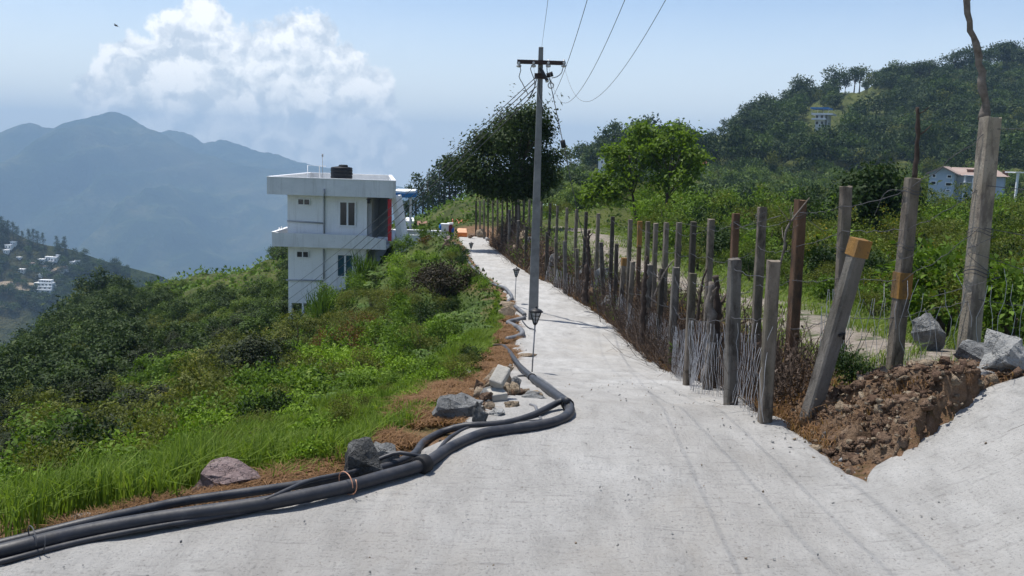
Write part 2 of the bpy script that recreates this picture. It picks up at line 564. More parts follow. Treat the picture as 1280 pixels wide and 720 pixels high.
def build_ground():
    th = np.concatenate([np.linspace(-180, -52, 40, endpoint=False), np.linspace(-52, 52, 420, endpoint=False), np.linspace(52, 180, 40, endpoint=False)])
    th = np.radians(th)
    r = np.exp(np.linspace(math.log(1.2), math.log(760), 330))
    RR, TH = np.meshgrid(r, th, indexing='ij')
    X, Y = RR * np.sin(TH), RR * np.cos(TH)
    Z = H(X, Y)
    nr, nt = X.shape
    V = np.stack([X.ravel(), Y.ravel(), Z.ravel()], 1)
    i = np.arange(nr - 1)[:, None] * nt + np.arange(nt)[None]
    j = np.arange(nr - 1)[:, None] * nt + (np.arange(nt)[None] + 1) % nt
    Q = np.stack([i, j, j + nt, i + nt], -1).reshape(-1, 4)[:, ::-1]
    me = mesh_quads('ground', V, Q, True)
    # zones: R near turf, G bare soil, B trodden track
    x, y = V[:, 0], V[:, 1]
    d = np.hypot(x, y)
    xl, xr = np.interp(y, XL_Y, XL_X), np.interp(y, XR_Y, XR_X)
    red = 1 - sstep(25, 70, d)
    nn = fbm(x * .8, y * .8, 3, 11)
    dl = xl - x
    gl = (1 - sstep(.25, .9, dl + .35 * nn)) * (dl > -1) * (y > 4) * (y < 60)
    dr = x - xr
    gr = (1 - sstep(.4, 1.1, dr + .3 * nn)) * (dr > -1) * (y < 60)
    bank = np.exp(-(((x - 2.7) / .9) ** 2 + ((y - 6.0) / .9) ** 2))
    green = np.clip(np.maximum(np.maximum(gl, gr), bank * 1.4), 0, 1)
    tx = np.interp(y, [6, 9, 12, 16, 20, 30, 45, 60], [3.9, 3.6, 3.9, 4.1, 4.0, 3.4, 3.0, 2.6])
    blue = np.exp(-((x - tx) / .95) ** 2) * (y > 7) * (1 - sstep(45, 60, y))
    ca = me.color_attributes.new('zone', 'FLOAT_COLOR', 'POINT')
    ca.data.foreach_set('color', np.stack([red, green, blue, np.ones_like(red)], 1).astype(np.float32).ravel())
    o = link('ground', me, None, [mat_ground()])
    tag(o, kind='structure')


def mat_concrete_road():
    m, t = new_mat('rough_concrete')
    co = t.n('ShaderNodeTexCoord').outputs['Object']
    st = t.n('ShaderNodeMapping', i={'Vector': co, 'Scale': (1.0, .35, 1.0), 'Rotation': (0, 0, .35)}).outputs[0]
    big, mid, fin = t.noise(co, .55, 5, .6), t.noise(st, 5, 8, .7), t.noise(co, 55, 6, .75)
    col = t.ramp(mid, [(.25, (.29, .284, .268)), (.5, (.44, .43, .41)), (.75, (.54, .53, .505))])
    col = t.mix(t.ramp(big, [(.38, .6), (.62, 0)]), col, (.33, .312, .285))
    col = t.mix(t.ramp(fin, [(.30, .75), (.46, 0)]), col, (.13, .127, .12))
    # trowel and drag marks
    dr = t.noise(t.n('ShaderNodeMapping', i={'Vector': co, 'Scale': (2.0, 14.0, 1.0), 'Rotation': (0, 0, -.12)}).outputs[0], 1.6, 5, .65)
    col = t.mix(t.ramp(dr, [(.30, .5), (.42, 0)]), col, (.19, .185, .175))
    # brown dust washed over parts of the slab and darker damp-stained patches
    du = t.noise(t.n('ShaderNodeMapping', i={'Vector': co, 'Scale': (1.0, .45, 1.0), 'Location': (3, 7, 0)}).outputs[0], .9, 8, .68)
    col = t.mix(t.ramp(du, [(.52, 0), (.70, .35)]), col, (.36, .32, .265))
    dm = t.noise(t.n('ShaderNodeMapping', i={'Vector': co, 'Scale': (1.6, .30, 1.0), 'Location': (11, 2, 0), 'Rotation': (0, 0, .12)}).outputs[0], 1.1, 7, .66)
    col = t.mix(t.ramp(dm, [(.56, 0), (.72, .28)]), col, (.28, .275, .262))
    # hairline grooves
    vw = t.n('ShaderNodeVectorMath', operation='ADD', i={0: co, 1: t.n('ShaderNodeVectorMath', operation='SCALE', i={0: t.noise(co, 1.5, 3, .5, 'Color'), 'Scale': .5}).outputs[0]}).outputs[0]
    ve = t.n('ShaderNodeTexVoronoi', feature='DISTANCE_TO_EDGE', i={'Vector': vw, 'Scale': .42}).outputs['Distance']
    crack = t.ramp(ve, [(.0, 1), (.006, 0)])
    col = t.mix(t.math('MULTIPLY', crack, .06), col, (.20, .19, .18))
    vs = t.n('ShaderNodeTexVoronoi', i={'Vector': co, 'Scale': 17.0, 'Randomness': 1.0})
    speck = t.math('MULTIPLY', t.ramp(vs.outputs['Distance'], [(.10, 1), (.2, 0)]), t.ramp(t.noise(co, 3.1, 3, .5), [(.5, 0), (.62, 1)]))
    col = t.mix(t.math('MULTIPLY', speck, .6), col, (.20, .185, .17))
    h = t.math('ADD', t.math('MULTIPLY', mid, .9), t.math('MULTIPLY', fin, .55))
    h = t.math('ADD', h, t.math('MULTIPLY', dr, .5))
    h = t.math('SUBTRACT', h, t.math('MULTIPLY', crack, .05))
    finish(t, col, .92, h, .035, .12)
    return m


def build_road():
    ys = [-6.0]
    while ys[-1] < 56:
        ys.append(ys[-1] + np.clip(abs(ys[-1]) * .008, .03, .35))
    ys = np.array(sorted([y for y in ys if abs(y - 4.97) > .012] + [4.97, 4.9702]))
    n = 90
    rng = np.random.default_rng(5)
    xl = np.interp(ys, XL_Y, XL_X) + .07 * fbm(ys * 1.9, ys * 0, 4, 21) + .03 * vnoise(ys * 11, ys * 0, 4)
    xr = np.interp(ys, XR_Y, XR_X) + .06 * fbm(ys * 1.7, ys * 0 + 9, 4, 23) + .03 * vnoise(ys * 10, ys * 0 + 5, 6)
    s = np.linspace(0, 1, n)
    # denser near the narrow part when the sheet is very wide
    rows = []
    for y, a, b in zip(ys, xl, xr):
        if b > 2.6:
            k = int(n * .7)
            m_ = 2.5 if b > 2.6 else b
            rows.append(np.concatenate([np.linspace(a, m_, k, endpoint=False), np.linspace(m_, b, n - k)]))
        else:
            rows.append(a + (b - a) * s)
    X = np.array(rows)
    Y = np.repeat(ys[:, None], n, 1)
    nz_ = .012 * fbm(X * 3, Y * 3, 4, 31) + .018 * fbm(X * .7, Y * .7, 2, 33)
    edge = np.minimum(s, 1 - s)[None]
    Z = road_z(X, Y) + ROAD_T + nz_ - .025 * (1 - sstep(0, .02, edge))
    top = np.stack([X.ravel(), Y.ravel(), Z.ravel()], 1)
    nr = len(ys)
    i = np.arange(nr - 1)[:, None] * n + np.arange(n - 1)[None]
    i = i[np.diff(ys) > .001]
    Q = np.stack([i, i + 1, i + 1 + n, i + n], -1).reshape(-1, 4)
    # skirts down both edges and the far end
    V = [top]
    base = len(top)
    for col in (0, n - 1):
        sk = np.stack([X[:, col] + (-.03 if col == 0 else .03), Y[:, col], Z[:, col] - .16], 1)
        V.append(sk)
        k = np.arange(nr - 1)
        a, b = k * n + col, (k + 1) * n + col
        q = np.stack([a, b, base + k + 1, base + k], 1)[np.diff(ys) > .001]
        Q = np.concatenate([Q, q if col == 0 else q[:, ::-1]])
        base += nr
    # the ramp beyond the tip of the cut bank
    ry = np.linspace(4.97, 5.62, 23)
    rs = np.linspace(0, 1, 90) ** 1.5
    rx0 = ramp_x(ry) + .05 * fbm(ry * 5, ry * 0 + 3, 3, 61)
    RX = rx0[:, None] + (7.5 - rx0[:, None]) * rs[None]
    RY = np.repeat(ry[:, None], 90, 1) + .04 * fbm(RX * 3, RX * 0, 3, 62) * (np.arange(len(ry)) == len(ry) - 1)[:, None]
    RZ = road_z(RX, RY) + ROAD_T + .012 * fbm(RX * 3, RY * 3, 4, 31) + .018 * fbm(RX * .7, RY * .7, 2, 33)
    RZ[:, 0] -= .09
    RZ[-1] -= .16
    V.append(np.stack([RX.ravel(), RY.ravel(), RZ.ravel()], 1))
    i = np.arange(len(ry) - 1)[:, None] * 90 + np.arange(89)[None] + base
    Q = np.concatenate([Q, np.stack([i, i + 1, i + 91, i + 90], -1).reshape(-1, 4)])
    me = mesh_quads('road', np.concatenate(V), Q, True)
    o = link('concrete_road', me, None, [mat_concrete_road()])
    tag(o, kind='structure')


def ridge_mesh(name, sky_pts, Y, base_z, mat, slope=1.7, back=.8, nu=260, nv=90, amp=1.0, seed=1):
    """a mountain: its crest line stands at real distance Y; the face falls towards the valley in front, the back behind"""
    px = np.array([p[0] for p in sky_pts], float)
    P = [at(p[0], p[1], Y) for p in sky_pts]
    cx, cz = np.array([p.x for p in P]), np.array([p.z for p in P])
    xs = np.linspace(cx[0], cx[-1], nu)
    zc = np.interp(xs, cx, cz)
    v = np.concatenate([np.linspace(-1, 0, nv), np.linspace(0, 1, nv // 3)[1:]])
    X, VV = np.meshgrid(xs, v, indexing='ij')
    ZC = np.repeat(zc[:, None], len(v), 1)
    span = (ZC - base_z)
    dist = np.where(VV < 0, -VV * (600 + span) * slope, VV * (500 + span * .5) * back)
    YY = Y + np.where(VV < 0, -dist, dist)
    drop = np.where(VV < 0, (-VV) ** .85, VV ** 1.0)
    rg = fbm(X / 700 + YY / 2500, YY / 1500, 5, seed)
    rg2 = 1 - np.abs(fbm(X / 520 - YY / 1500, YY / 3600 + 3, 4, seed + 9))
    env = np.sin(np.pi * np.clip(-VV, 0, 1)) ** .6 * (VV < 0)
    Z = ZC - span * drop + env * span * (.24 * rg + .34 * (rg2 - .6)) * amp
    Z = Z + (VV <= 0) * span * .006 * fbm(X / 40, YY / 40, 3, seed + 4)
    V = np.stack([X.ravel(), YY.ravel(), Z.ravel()], 1)
    nvv = len(v)
    i = np.arange(nu - 1)[:, None] * nvv + np.arange(nvv - 1)[None]
    Q = np.stack([i, i + nvv, i + nvv + 1, i + 1], -1).reshape(-1, 4)
    me = mesh_quads(name, V, Q, True)
    o = link(name, me, None, [mat])
    tag(o, kind='structure')
    return o


def mat_mountain(name, s=1.0):
    m, t = new_mat(name)
    co = t.n('ShaderNodeTexCoord').outputs['Object']
    a, b, c = t.noise(co, .004 * s, 7, .62), t.noise(co, .03 * s, 5, .7), t.noise(co, .0013 * s, 5, .6)
    col = t.ramp(a, [(.36, (.012, .024, .008)), (.52, (.042, .058, .018)), (.68, (.12, .115, .05))])
    col = t.mix(t.ramp(b, [(.4, .7), (.6, 0)]), col, (.014, .026, .009))
    col = t.mix(t.ramp(c, [(.5, 0), (.68, .5)]), col, (.15, .12, .06))
    finish(t, col, .95, b, 14.0, .05)
    return m


build_ground()
build_road()
MM = mat_mountain('forested_mountain')
ridge_mesh('mountain', [(-420, 205), (-260, 170), (-120, 150), (-40, 158), (0, 165), (14, 160), (27, 155), (38, 152), (46, 154), (55, 159), (66, 160), (80, 161), (95, 155), (110, 151), (124, 145), (136, 140.5),
                        (143, 139.5), (151, 140.5), (160, 146), (172, 153), (185, 160), (200, 166), (225, 180), (248, 191), (270, 197), (300, 206), (340, 212), (380, 218), (430, 236), (480, 262), (520, 300), (560, 340), (620, 380)],
           5400, -900, MM, seed=3)
ridge_mesh('mountain', [(60, 230), (120, 190), (180, 167), (205, 163.5), (216, 162.5), (228, 164), (242, 170), (252, 177), (262, 178.5), (274, 174), (290, 177), (305, 183), (325, 190), (345, 193), (365, 200),
                        (400, 208), (440, 216), (480, 228), (520, 240), (560, 250), (620, 262), (700, 280), (760, 300)], 6200, -960, MM, seed=8)
MV = mat_mountain('village_hillside', 3.0)
ridge_mesh('hillside', [(-500, 200), (-250, 235), (-100, 258), (0, 286), (20, 293), (40, 302), (60, 308), (85, 312), (110, 320), (135, 328), (160, 334), (200, 346), (260, 370), (320, 400)],
           800, -330, MV, slope=.75, back=.5, nu=160, nv=70, amp=.35, seed=15)

# the valley floor far below and the air
mb = MB()
mb.box(-8800, 8800, 300, 7080, -1000, -900)
tag(mb.build('valley_floor', MM), kind='structure')


def build_haze():
    m, t = new_mat('valley_haze')
    v = t.n('ShaderNodeVolumePrincipled', i={'Color': (.44, .66, .90, 1), 'Density': 2.1e-4, 'Anisotropy': .0})
    t.n('ShaderNodeOutputMaterial', i={'Volume': v.outputs[0]})
    b = MB()
    b.box(-9000, 9000, -900, 7120, -1040, 205)
    o = b.build('haze', m)
    tag(o, kind='stuff')
    return o


build_haze()
# ================================================================== MATERIALS FOR BUILT THINGS
M = {}


def mat_wall(name, c1, c2, streak):
    """painted plaster with rain streaks and patches"""
    m, t = new_mat(name)
    co = t.n('ShaderNodeTexCoord').outputs['Object']
    st = t.n('ShaderNodeMapping', i={'Vector': co, 'Scale': (3.2, 3.2, .22)}).outputs[0]
    a, b, c = t.noise(co, 1.1, 6, .65), t.noise(st, 1.3, 6, .7), t.noise(co, 9, 5, .7)
    col = t.ramp(a, [(.32, c1), (.68, c2)])
    col = t.mix(t.ramp(b, [(.52, 0), (.72, .55)]), col, streak)
    col = t.mix(t.ramp(c, [(.28, .4), (.42, 0)]), col, streak)
    finish(t, col, .88, t.math('ADD', a, t.math('MULTIPLY', c, .4)), .02, .15)
    return m


M['white_wall'] = mat_wall('white_wall', (.76, .77, .77), (.83, .835, .83), (.52, .52, .50))
M['grey_wall'] = mat_wall('grey_plaster', (.60, .61, .61), (.70, .705, .70), (.38, .38, .36))
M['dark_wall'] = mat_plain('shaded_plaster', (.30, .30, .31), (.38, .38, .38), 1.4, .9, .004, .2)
M['white_paint'] = mat_plain('white_paint', (.74, .75, .76), (.82, .82, .82), 2, .6)
M['frame'] = mat_plain('window_frame', (.72, .73, .74), (.80, .80, .80), 5, .5)
M['glass'] = mat_plain('dark_glass', (.012, .013, .016), (.02, .02, .022), 3, .15, 0, .5)
M['blue_glass'] = mat_plain('blue_glass', (.01, .055, .09), (.015, .075, .115), 3, .15, 0, .5)
M['red'] = mat_plain('red_paint', (.42, .02, .025), (.52, .03, .035), 4, .5)
M['maroon'] = mat_plain('maroon_paint', (.14, .03, .04), (.20, .04, .05), 4, .5)
M['blue'] = mat_plain('blue_paint', (.03, .18, .48), (.05, .24, .58), 4, .5)
M['tarp'] = mat_plain('blue_tarpaulin', (.02, .13, .50), (.05, .22, .62), 6, .4)
M['orange'] = mat_plain('orange_paint', (.62, .16, .035), (.78, .23, .06), 5, .5)
M['orange_light'] = mat_plain('pale_orange_paint', (.80, .40, .22), (.86, .48, .28), 5, .5)
M['tank'] = mat_plain('black_plastic', (.008, .009, .012), (.014, .015, .018), 3, .6, 0, .2)
M['pvc'] = mat_plain('grey_pipe', (.30, .31, .32), (.38, .39, .40), 5, .5)
M['roof_tile'] = mat_plain('pink_roof_tile', (.27, .20, .17), (.36, .28, .24), 1.0, .8)
M['roof_red'] = mat_plain('red_roof', (.30, .07, .05), (.42, .11, .08), 1.0, .8)
M['roof_brown'] = mat_plain('brown_roof', (.20, .10, .07), (.30, .16, .11), 1.0, .8)
M['roof_green'] = mat_plain('pale_green_sheet', (.45, .62, .52), (.60, .74, .65), 1.0, .6)
M['blue_wall'] = mat_plain('pale_blue_wall', (.40, .48, .58), (.48, .55, .64), 1.0, .85)
M['pole'] = mat_plain('pole_concrete', (.17, .17, .165), (.25, .25, .24), 5, .85, .003, stain=(.13, .125, .12))
M['steel'] = mat_plain('rusty_steel', (.035, .022, .020), (.06, .036, .03), 9, .7, .002)
M['black'] = mat_plain('black_metal', (.012, .012, .013), (.025, .024, .024), 9, .5)
M['porcelain'] = mat_plain('porcelain', (.45, .44, .42), (.65, .64, .62), 9, .25, 0, .5)
M['wire'] = mat_plain('weathered_wire', (.05, .05, .055), (.10, .10, .105), 9, .6)
M['galv'] = mat_plain('galvanised_wire', (.42, .42, .42), (.62, .61, .60), 9, .5)
M['lampstake'] = mat_plain('grey_stake', (.16, .165, .175), (.22, .225, .235), 9, .4, 0, .4)
M['lampglass'] = mat_plain('frosted_plastic', (.34, .36, .38), (.42, .44, .46), 9, .3, 0, .5)
M['bird'] = mat_plain('black_feathers', (.01, .01, .012), (.02, .02, .022), 30, .6)


def mat_post(name, c1, c2, moss, mossc=(.055, .06, .03), dark=(.05, .042, .035)):
    m, t = new_mat(name)
    co = t.n('ShaderNodeTexCoord').outputs['Object']
    oi = t.n('ShaderNodeObjectInfo').outputs['Random']
    v = t.n('ShaderNodeVectorMath', operation='ADD', i={0: co, 1: t.n('ShaderNodeCombineXYZ', i={'X': t.math('MULTIPLY', oi, 37.0), 'Z': t.math('MULTIPLY', oi, 19.0)}).outputs[0]}).outputs[0]
    vs = t.n('ShaderNodeMapping', i={'Vector': v, 'Scale': (1, 1, .35)}).outputs[0]
    a, b, c = t.noise(vs, 9, 7, .7), t.noise(vs, 3.5, 5, .6), t.noise(v, 60, 4, .7)
    col = t.ramp(a, [(.3, c1), (.7, c2)])
    col = t.mix(t.ramp(b, [(.48, 0), (.66, moss)]), col, mossc)
    col = t.mix(t.ramp(t.noise(vs, 6.0, 6, .7), [(.5, 0), (.62, .8)]), col, dark)
    col = t.mix(t.ramp(c, [(.3, .5), (.42, 0)]), col, (.05, .045, .04))
    finish(t, col, .92, t.math('ADD', a, t.math('MULTIPLY', c, .5)), .012, .1)
    return m


M['post'] = mat_post('weathered_post_concrete', (.13, .108, .086), (.26, .22, .175), .6)
M['post_dark'] = mat_post('blackened_post_concrete', (.045, .038, .032), (.092, .08, .068), .4)
M['post_brown'] = mat_post('rust_brown_post_concrete', (.10, .058, .036), (.17, .105, .068), .3)
M['post_pale'] = mat_post('pale_post_concrete', (.24, .20, .15), (.40, .35, .28), .35, (.12, .12, .07), (.12, .10, .085))
M['post_grey'] = mat_post('grey_post_concrete', (.115, .105, .092), (.22, .20, .175), .3, (.07, .07, .05))
M['yellow_band'] = mat_post('ochre_paint', (.22, .115, .035), (.35, .195, .06), .6, (.17, .115, .06), (.11, .085, .06))
M['deadwood'] = mat_plain('grey_dead_wood', (.085, .068, .052), (.22, .19, .16), 16, .9, .006)
M['darkwood'] = mat_plain('dark_dead_wood', (.035, .025, .02), (.09, .065, .05), 16, .9, .008)


def mat_rock(name, c1, c2, c3, scale=6.0):
    m, t = new_mat(name)
    co = t.n('ShaderNodeTexCoord').outputs['Object']
    oi = t.n('ShaderNodeObjectInfo').outputs['Random']
    v = t.n('ShaderNodeVectorMath', operation='ADD', i={0: co, 1: t.n('ShaderNodeCombineXYZ', i={'X': t.math('MULTIPLY', oi, 31.0), 'Y': t.math('MULTIPLY', oi, 17.0)}).outputs[0]}).outputs[0]
    a, b, c = t.noise(v, scale, 8, .72), t.noise(v, scale * .5, 5, .6), t.noise(v, scale * 9, 5, .75)
    col = t.ramp(a, [(.3, c1), (.52, c2), (.72, c3)])
    col = t.mix(t.ramp(b, [(.52, 0), (.7, .7)]), col, c1)
    col = t.mix(t.ramp(c, [(.3, .8), (.45, 0)]), col, tuple(x * .45 for x in c1))
    vo = t.n('ShaderNodeTexVoronoi', feature='DISTANCE_TO_EDGE', i={'Vector': t.n('ShaderNodeVectorMath', operation='ADD', i={0: v, 1: t.noise(v, scale, 4, .6, 'Color')}).outputs[0], 'Scale': scale * .55}).outputs['Distance']
    h = t.math('ADD', t.math('ADD', a, t.math('MULTIPLY', c, .4)), t.math('MULTIPLY', t.ramp(vo, [(0, 0), (.05, 1)]), .25))
    finish(t, col, .9, h, .055, .15)
    return m


M['rock_grey'] = mat_rock('grey_rock', (.12, .122, .12), (.28, .282, .275), (.50, .495, .47))
M['rock_red'] = mat_rock('reddish_rock', (.13, .10, .10), (.30, .225, .215), (.46, .38, .36))
M['rock_dark'] = mat_rock('dark_rock', (.06, .06, .058), (.15, .15, .145), (.42, .42, .40))
M['rock_tan'] = mat_rock('tan_stone', (.20, .15, .105), (.36, .285, .20), (.48, .40, .31))
M['rock_brown'] = mat_rock('brown_stone', (.10, .062, .042), (.21, .14, .095), (.36, .26, .185))
M['rock_earth'] = mat_rock('earthy_stone', (.07, .042, .028), (.15, .095, .064), (.26, .18, .125))
M['rock_pale'] = mat_rock('pale_cement_rock', (.28, .28, .27), (.42, .418, .40), (.55, .54, .52), 5.0)
M['block'] = mat_plain('cement_block', (.33, .31, .27), (.44, .42, .37), 9, .9, .008)


def mat_hdpe():
    m, t = new_mat('black_polythene_pipe')
    co = t.n('ShaderNodeTexCoord').outputs['Object']
    n = t.noise(co, 7, 6, .65)
    col = t.ramp(n, [(.35, (.013, .015, .020)), (.6, (.028, .031, .040)), (.80, (.08, .08, .08))])
    nz_ = t.n('ShaderNodeSeparateXYZ', i={0: t.n('ShaderNodeNewGeometry').outputs['Normal']}).outputs['Z']
    dust = t.math('MULTIPLY', t.ramp(nz_, [(.3, 0), (1.0, .28)]), t.ramp(t.noise(co, 11, 7, .72), [(.38, 0), (.62, 1)]))
    col = t.mix(dust, col, (.17, .155, .135))
    finish(t, col, .5, t.noise(co, 60, 3, .6), .001, .4)
    return m


M['hdpe'] = mat_hdpe()
M['hdpe_dusty'] = mat_plain('dusty_black_pipe', (.095, .098, .105), (.19, .192, .198), 5, .55, .002, .4, stain=(.06, .062, .068))
M['hdpe_line'] = mat_plain('pipe_stripe', (.30, .30, .22), (.36, .36, .26), 5, .5)
M['rubber'] = mat_plain('rubber_strip', (.010, .010, .011), (.02, .02, .021), 9, .7)
M['copper'] = mat_plain('copper_wire', (.40, .18, .10), (.55, .28, .17), 20, .4, 0, .5)


# ================================================================== THE HILLSIDE HOUSE
def X_(px, Y, py=300): return at(px, py, Y).x
def Z_(py, Y, px=410): return at(px, py, Y).z


def build_house():
    h = empty('hillside_house', at(400, 400, 55))
    tag(h, 'white two-storey flat-roofed house with deep grey parapets standing on the slope left of the road', 'house')
    o0 = h.location.copy()

    def rel(mb):
        mb.v = [(x - o0.x, y - o0.y, z - o0.z) for x, y, z in mb.v]
        return mb
    Yw, Yp, Yb = 52.0, 51.25, 62.5
    xl, xr, xc = X_(359.5, Yw), X_(458.5, Yw), X_(473, 57)
    z_roof0, z_par0, z_par1 = Z_(244, Yw) + .02, Z_(245, Yp), Z_(224, Yp)
    zb0, zb1, zg = Z_(310, Yp), Z_(293, Yp), Z_(400, Yw) - 2.2
    # walls with window reveals are separate parts set into the wall
    zs = Z_(300, Yw)
    b = MB(); b.box(xl, xr, Yw, Yb, zs + .1, z_roof0)
    rel(b).build('upper_wall', M['white_wall'], h)
    zop = Z_(379, Yw, 375)
    b = MB(); b.box(xl + .02, xr - .02, Yw + .02, Yb, zop, zs - .12)
    b.box(xl + .02, X_(364, Yw), Yw + .02, Yw + .4, zg, zop - .001)
    b.box(X_(377, Yw), X_(379.5, Yw), Yw + .02, Yw + .35, zg, zop - .001)
    b.box(X_(387, Yw), xr, Yw + .02, Yw + .4, zg, zop - .001)
    b.box(xl + .02, xl + .35, Yb - .5, Yb, zg, zop - .001)
    b.box(X_(384, Yw), xr, Yw + 4.5, Yw + 4.8, zg, zop - .001)
    rel(b).build('lower_wall', M['white_wall'], h)
    # floor slab + balcony band
    xbl, xbr = X_(340, Yp), X_(482.5, Yp)
    b = MB(); b.box(xbl, xbr, Yp, Yb + .6, zb0, zb0 + .16)
    b.box(xbl, xbr - 1.15, Yp - .001, Yp + .14, zb0 + .16, zb1)
    b.box(xbl, xbl + .14, Yp + .14, Yw + 2.6, zb0 + .16, zb1 + .0)
    b.hexa([(xbr - 1.15, Yp, zb0 + .16), (xbr, Yp, zb0 + .16), (xbr, Yp + .14, zb0 + .16), (xbr - 1.15, Yp + .14, zb0 + .16),
            (xbr - 1.15, Yp, zb1 - .02), (xbr, Yp, zb1 - .22), (xbr, Yp + .14, zb1 - .22), (xbr - 1.15, Yp + .14, zb1 - .02)])
    rel(b).build('balcony', M['grey_wall'], h)
    b = MB(); b.box(xbl - .03, xbl + .17, Yp - .03, Yw + 2.6, zb1 + .002, zb1 + .05)
    rel(b).build('balcony_coping', M['white_paint'], h)
    # roof: slab and parapet on a plan that narrows to the right behind
    xa, xe = X_(333.5, Yp, 222), X_(494.5, Yp, 228)
    xf, xg = xa + .05, X_(489, 61.5, 220)
    Yr = 61.6
    b = MB(); b.prism([(xa + .1, Yp + .1), (xe - .1, Yp + .1), (xg - .1, Yr - .1), (xf + .1, Yr - .1)], z_par0, z_par0 + .2)
    rel(b).build('roof', M['grey_wall'], h)
    b = MB()
    for (p, q) in (((xa, Yp), (xe, Yp)), ((xe, Yp), (xg, Yr)), ((xg, Yr), (xf, Yr)), ((xf, Yr), (xa, Yp))):
        p, q = Vector((*p, 0)), Vector((*q, 0))
        d = (q - p).normalized(); n_ = Vector((-d.y, d.x, 0)) * .16
        b.prism([(p.x, p.y), (q.x, q.y), (q.x + n_.x, q.y + n_.y), (p.x + n_.x, p.y + n_.y)], z_par0 - .003, z_par1)
    rel(b).build('parapet', M['grey_wall'], h)
    b = MB()
    for (p, q) in (((xa, Yp), (xe, Yp)), ((xe, Yp), (xg, Yr)), ((xg, Yr), (xf, Yr)), ((xf, Yr), (xa, Yp))):
        p, q = Vector((*p, 0)), Vector((*q, 0))
        d = (q - p).normalized(); n_ = Vector((-d.y, d.x, 0)) * .20
        b.prism([(p.x + d.x * .02 - n_.x * .12, p.y - n_.y * .12 + d.y * .02), (q.x - n_.x * .12, q.y - n_.y * .12), (q.x + n_.x, q.y + n_.y), (p.x + n_.x, p.y + n_.y)], z_par1 + .002, z_par1 + .05 + .003 * (abs(d.y) > .5))
    rel(b).build('parapet_coping', M['white_paint'], h)
    # windows
    def window(x0, x1, y0, y1, mat, slats=1, fr=.07):
        ax, bx, zt, zb = X_(x0, Yw, (y0 + y1) / 2), X_(x1, Yw, (y0 + y1) / 2), at((x0 + x1) / 2, y0, Yw).z, at((x0 + x1) / 2, y1, Yw).z
        f = MB()
        f.box(ax, bx, Yw - .07, Yw - .003, zt - fr, zt); f.box(ax, bx, Yw - .07, Yw - .003, zb, zb + fr)
        f.box(ax, ax + fr, Yw - .069, Yw - .003, zb + fr, zt - fr); f.box(bx - fr, bx, Yw - .069, Yw - .003, zb + fr, zt - fr)
        mx_ = (ax + bx) / 2
        f.box(mx_ - fr * .7, mx_ + fr * .7, Yw - .066, Yw - .003, zb + fr, zt - fr)
        wdw = rel(f).build('window', M['frame'], h)
        f = MB(); f.box(ax + fr, bx - fr, Yw - .03, Yw - .002, zb + fr, zt - fr)
        rel(f).build('pane', mat, wdw)
    window(424, 445, 251.5, 283, M['glass'])
    window(372.3, 387.8, 248.4, 256.3, M['glass'], fr=.04)
    window(421, 442, 317.5, 346.5, M['blue_glass'])
    window(370.8, 386.2, 313.8, 322, M['glass'], fr=.04)
    # pipes on the wall
    for (pp) in ([(405, 245), (405, 292)], [(404.5, 311), (404.5, 349)], [(359, 276), (404, 279)], [(357.5, 350), (404, 351)]):
        b = MB(); b.tube([at(x, y, Yw - .06) for x, y in pp], .045, 8)
        rel(b).build('drain_pipe', M['pvc'], h)
    b = MB(); b.tube([at(405, 236, Yp - .06), at(405, 246, Yp - .06)], .05, 8); rel(b).build('drain_pipe', M['pvc'], h)
    # porch on the right
    b = MB(); b.box(xr - .001, xr + .25, Yw + .1, Yw + 3.2, zs, z_roof0)
    b.box(xr + .25, X_(489, 56), Yw + 2.9, Yw + 3.2, zs, z_roof0)
    rel(b).build('porch_wall', M['dark_wall'], h)
    b = MB(); b.bar(at(487.2, 301, 51.55), at(487.2, 249, 51.55), .20, .20, Vector((0, 1, 0)))
    rel(b).build('red_pillar', M['red'], h)
    # leaning white fin wall
    p0, p1 = at(496, 247, 53.5), at(506, 300, 53.5)
    b = MB()
    b.hexa([(p1.x - .25, 52.6, p1.z - .6), (p1.x + .12, 52.6, p1.z - .6), (p1.x + .12, 55.2, p1.z - .6), (p1.x - .25, 55.2, p1.z - .6),
            (p0.x - .2, 52.6, z_par0 - .004), (p0.x + .06, 52.6, z_par0 - .004), (p0.x + .06, 55.2, z_par0 - .004), (p0.x - .2, 55.2, z_par0 - .004)])
    rel(b).build('leaning_wall', M['white_wall'], h)
    p = at(461, 252, Yw - .1)
    b = MB(); b.box(p.x - .08, p.x + .08, Yw - .2, Yw - .003, p.z - .1, p.z + .12); b.box(p.x - .12, p.x + .12, Yw - .26, Yw - .003, p.z + .12, p.z + .16)
    rel(b).build('wall_lamp', M['black'], h)
    return z_par0 + .2, z_par1


ROOF_Z, PAR_Z = build_house()


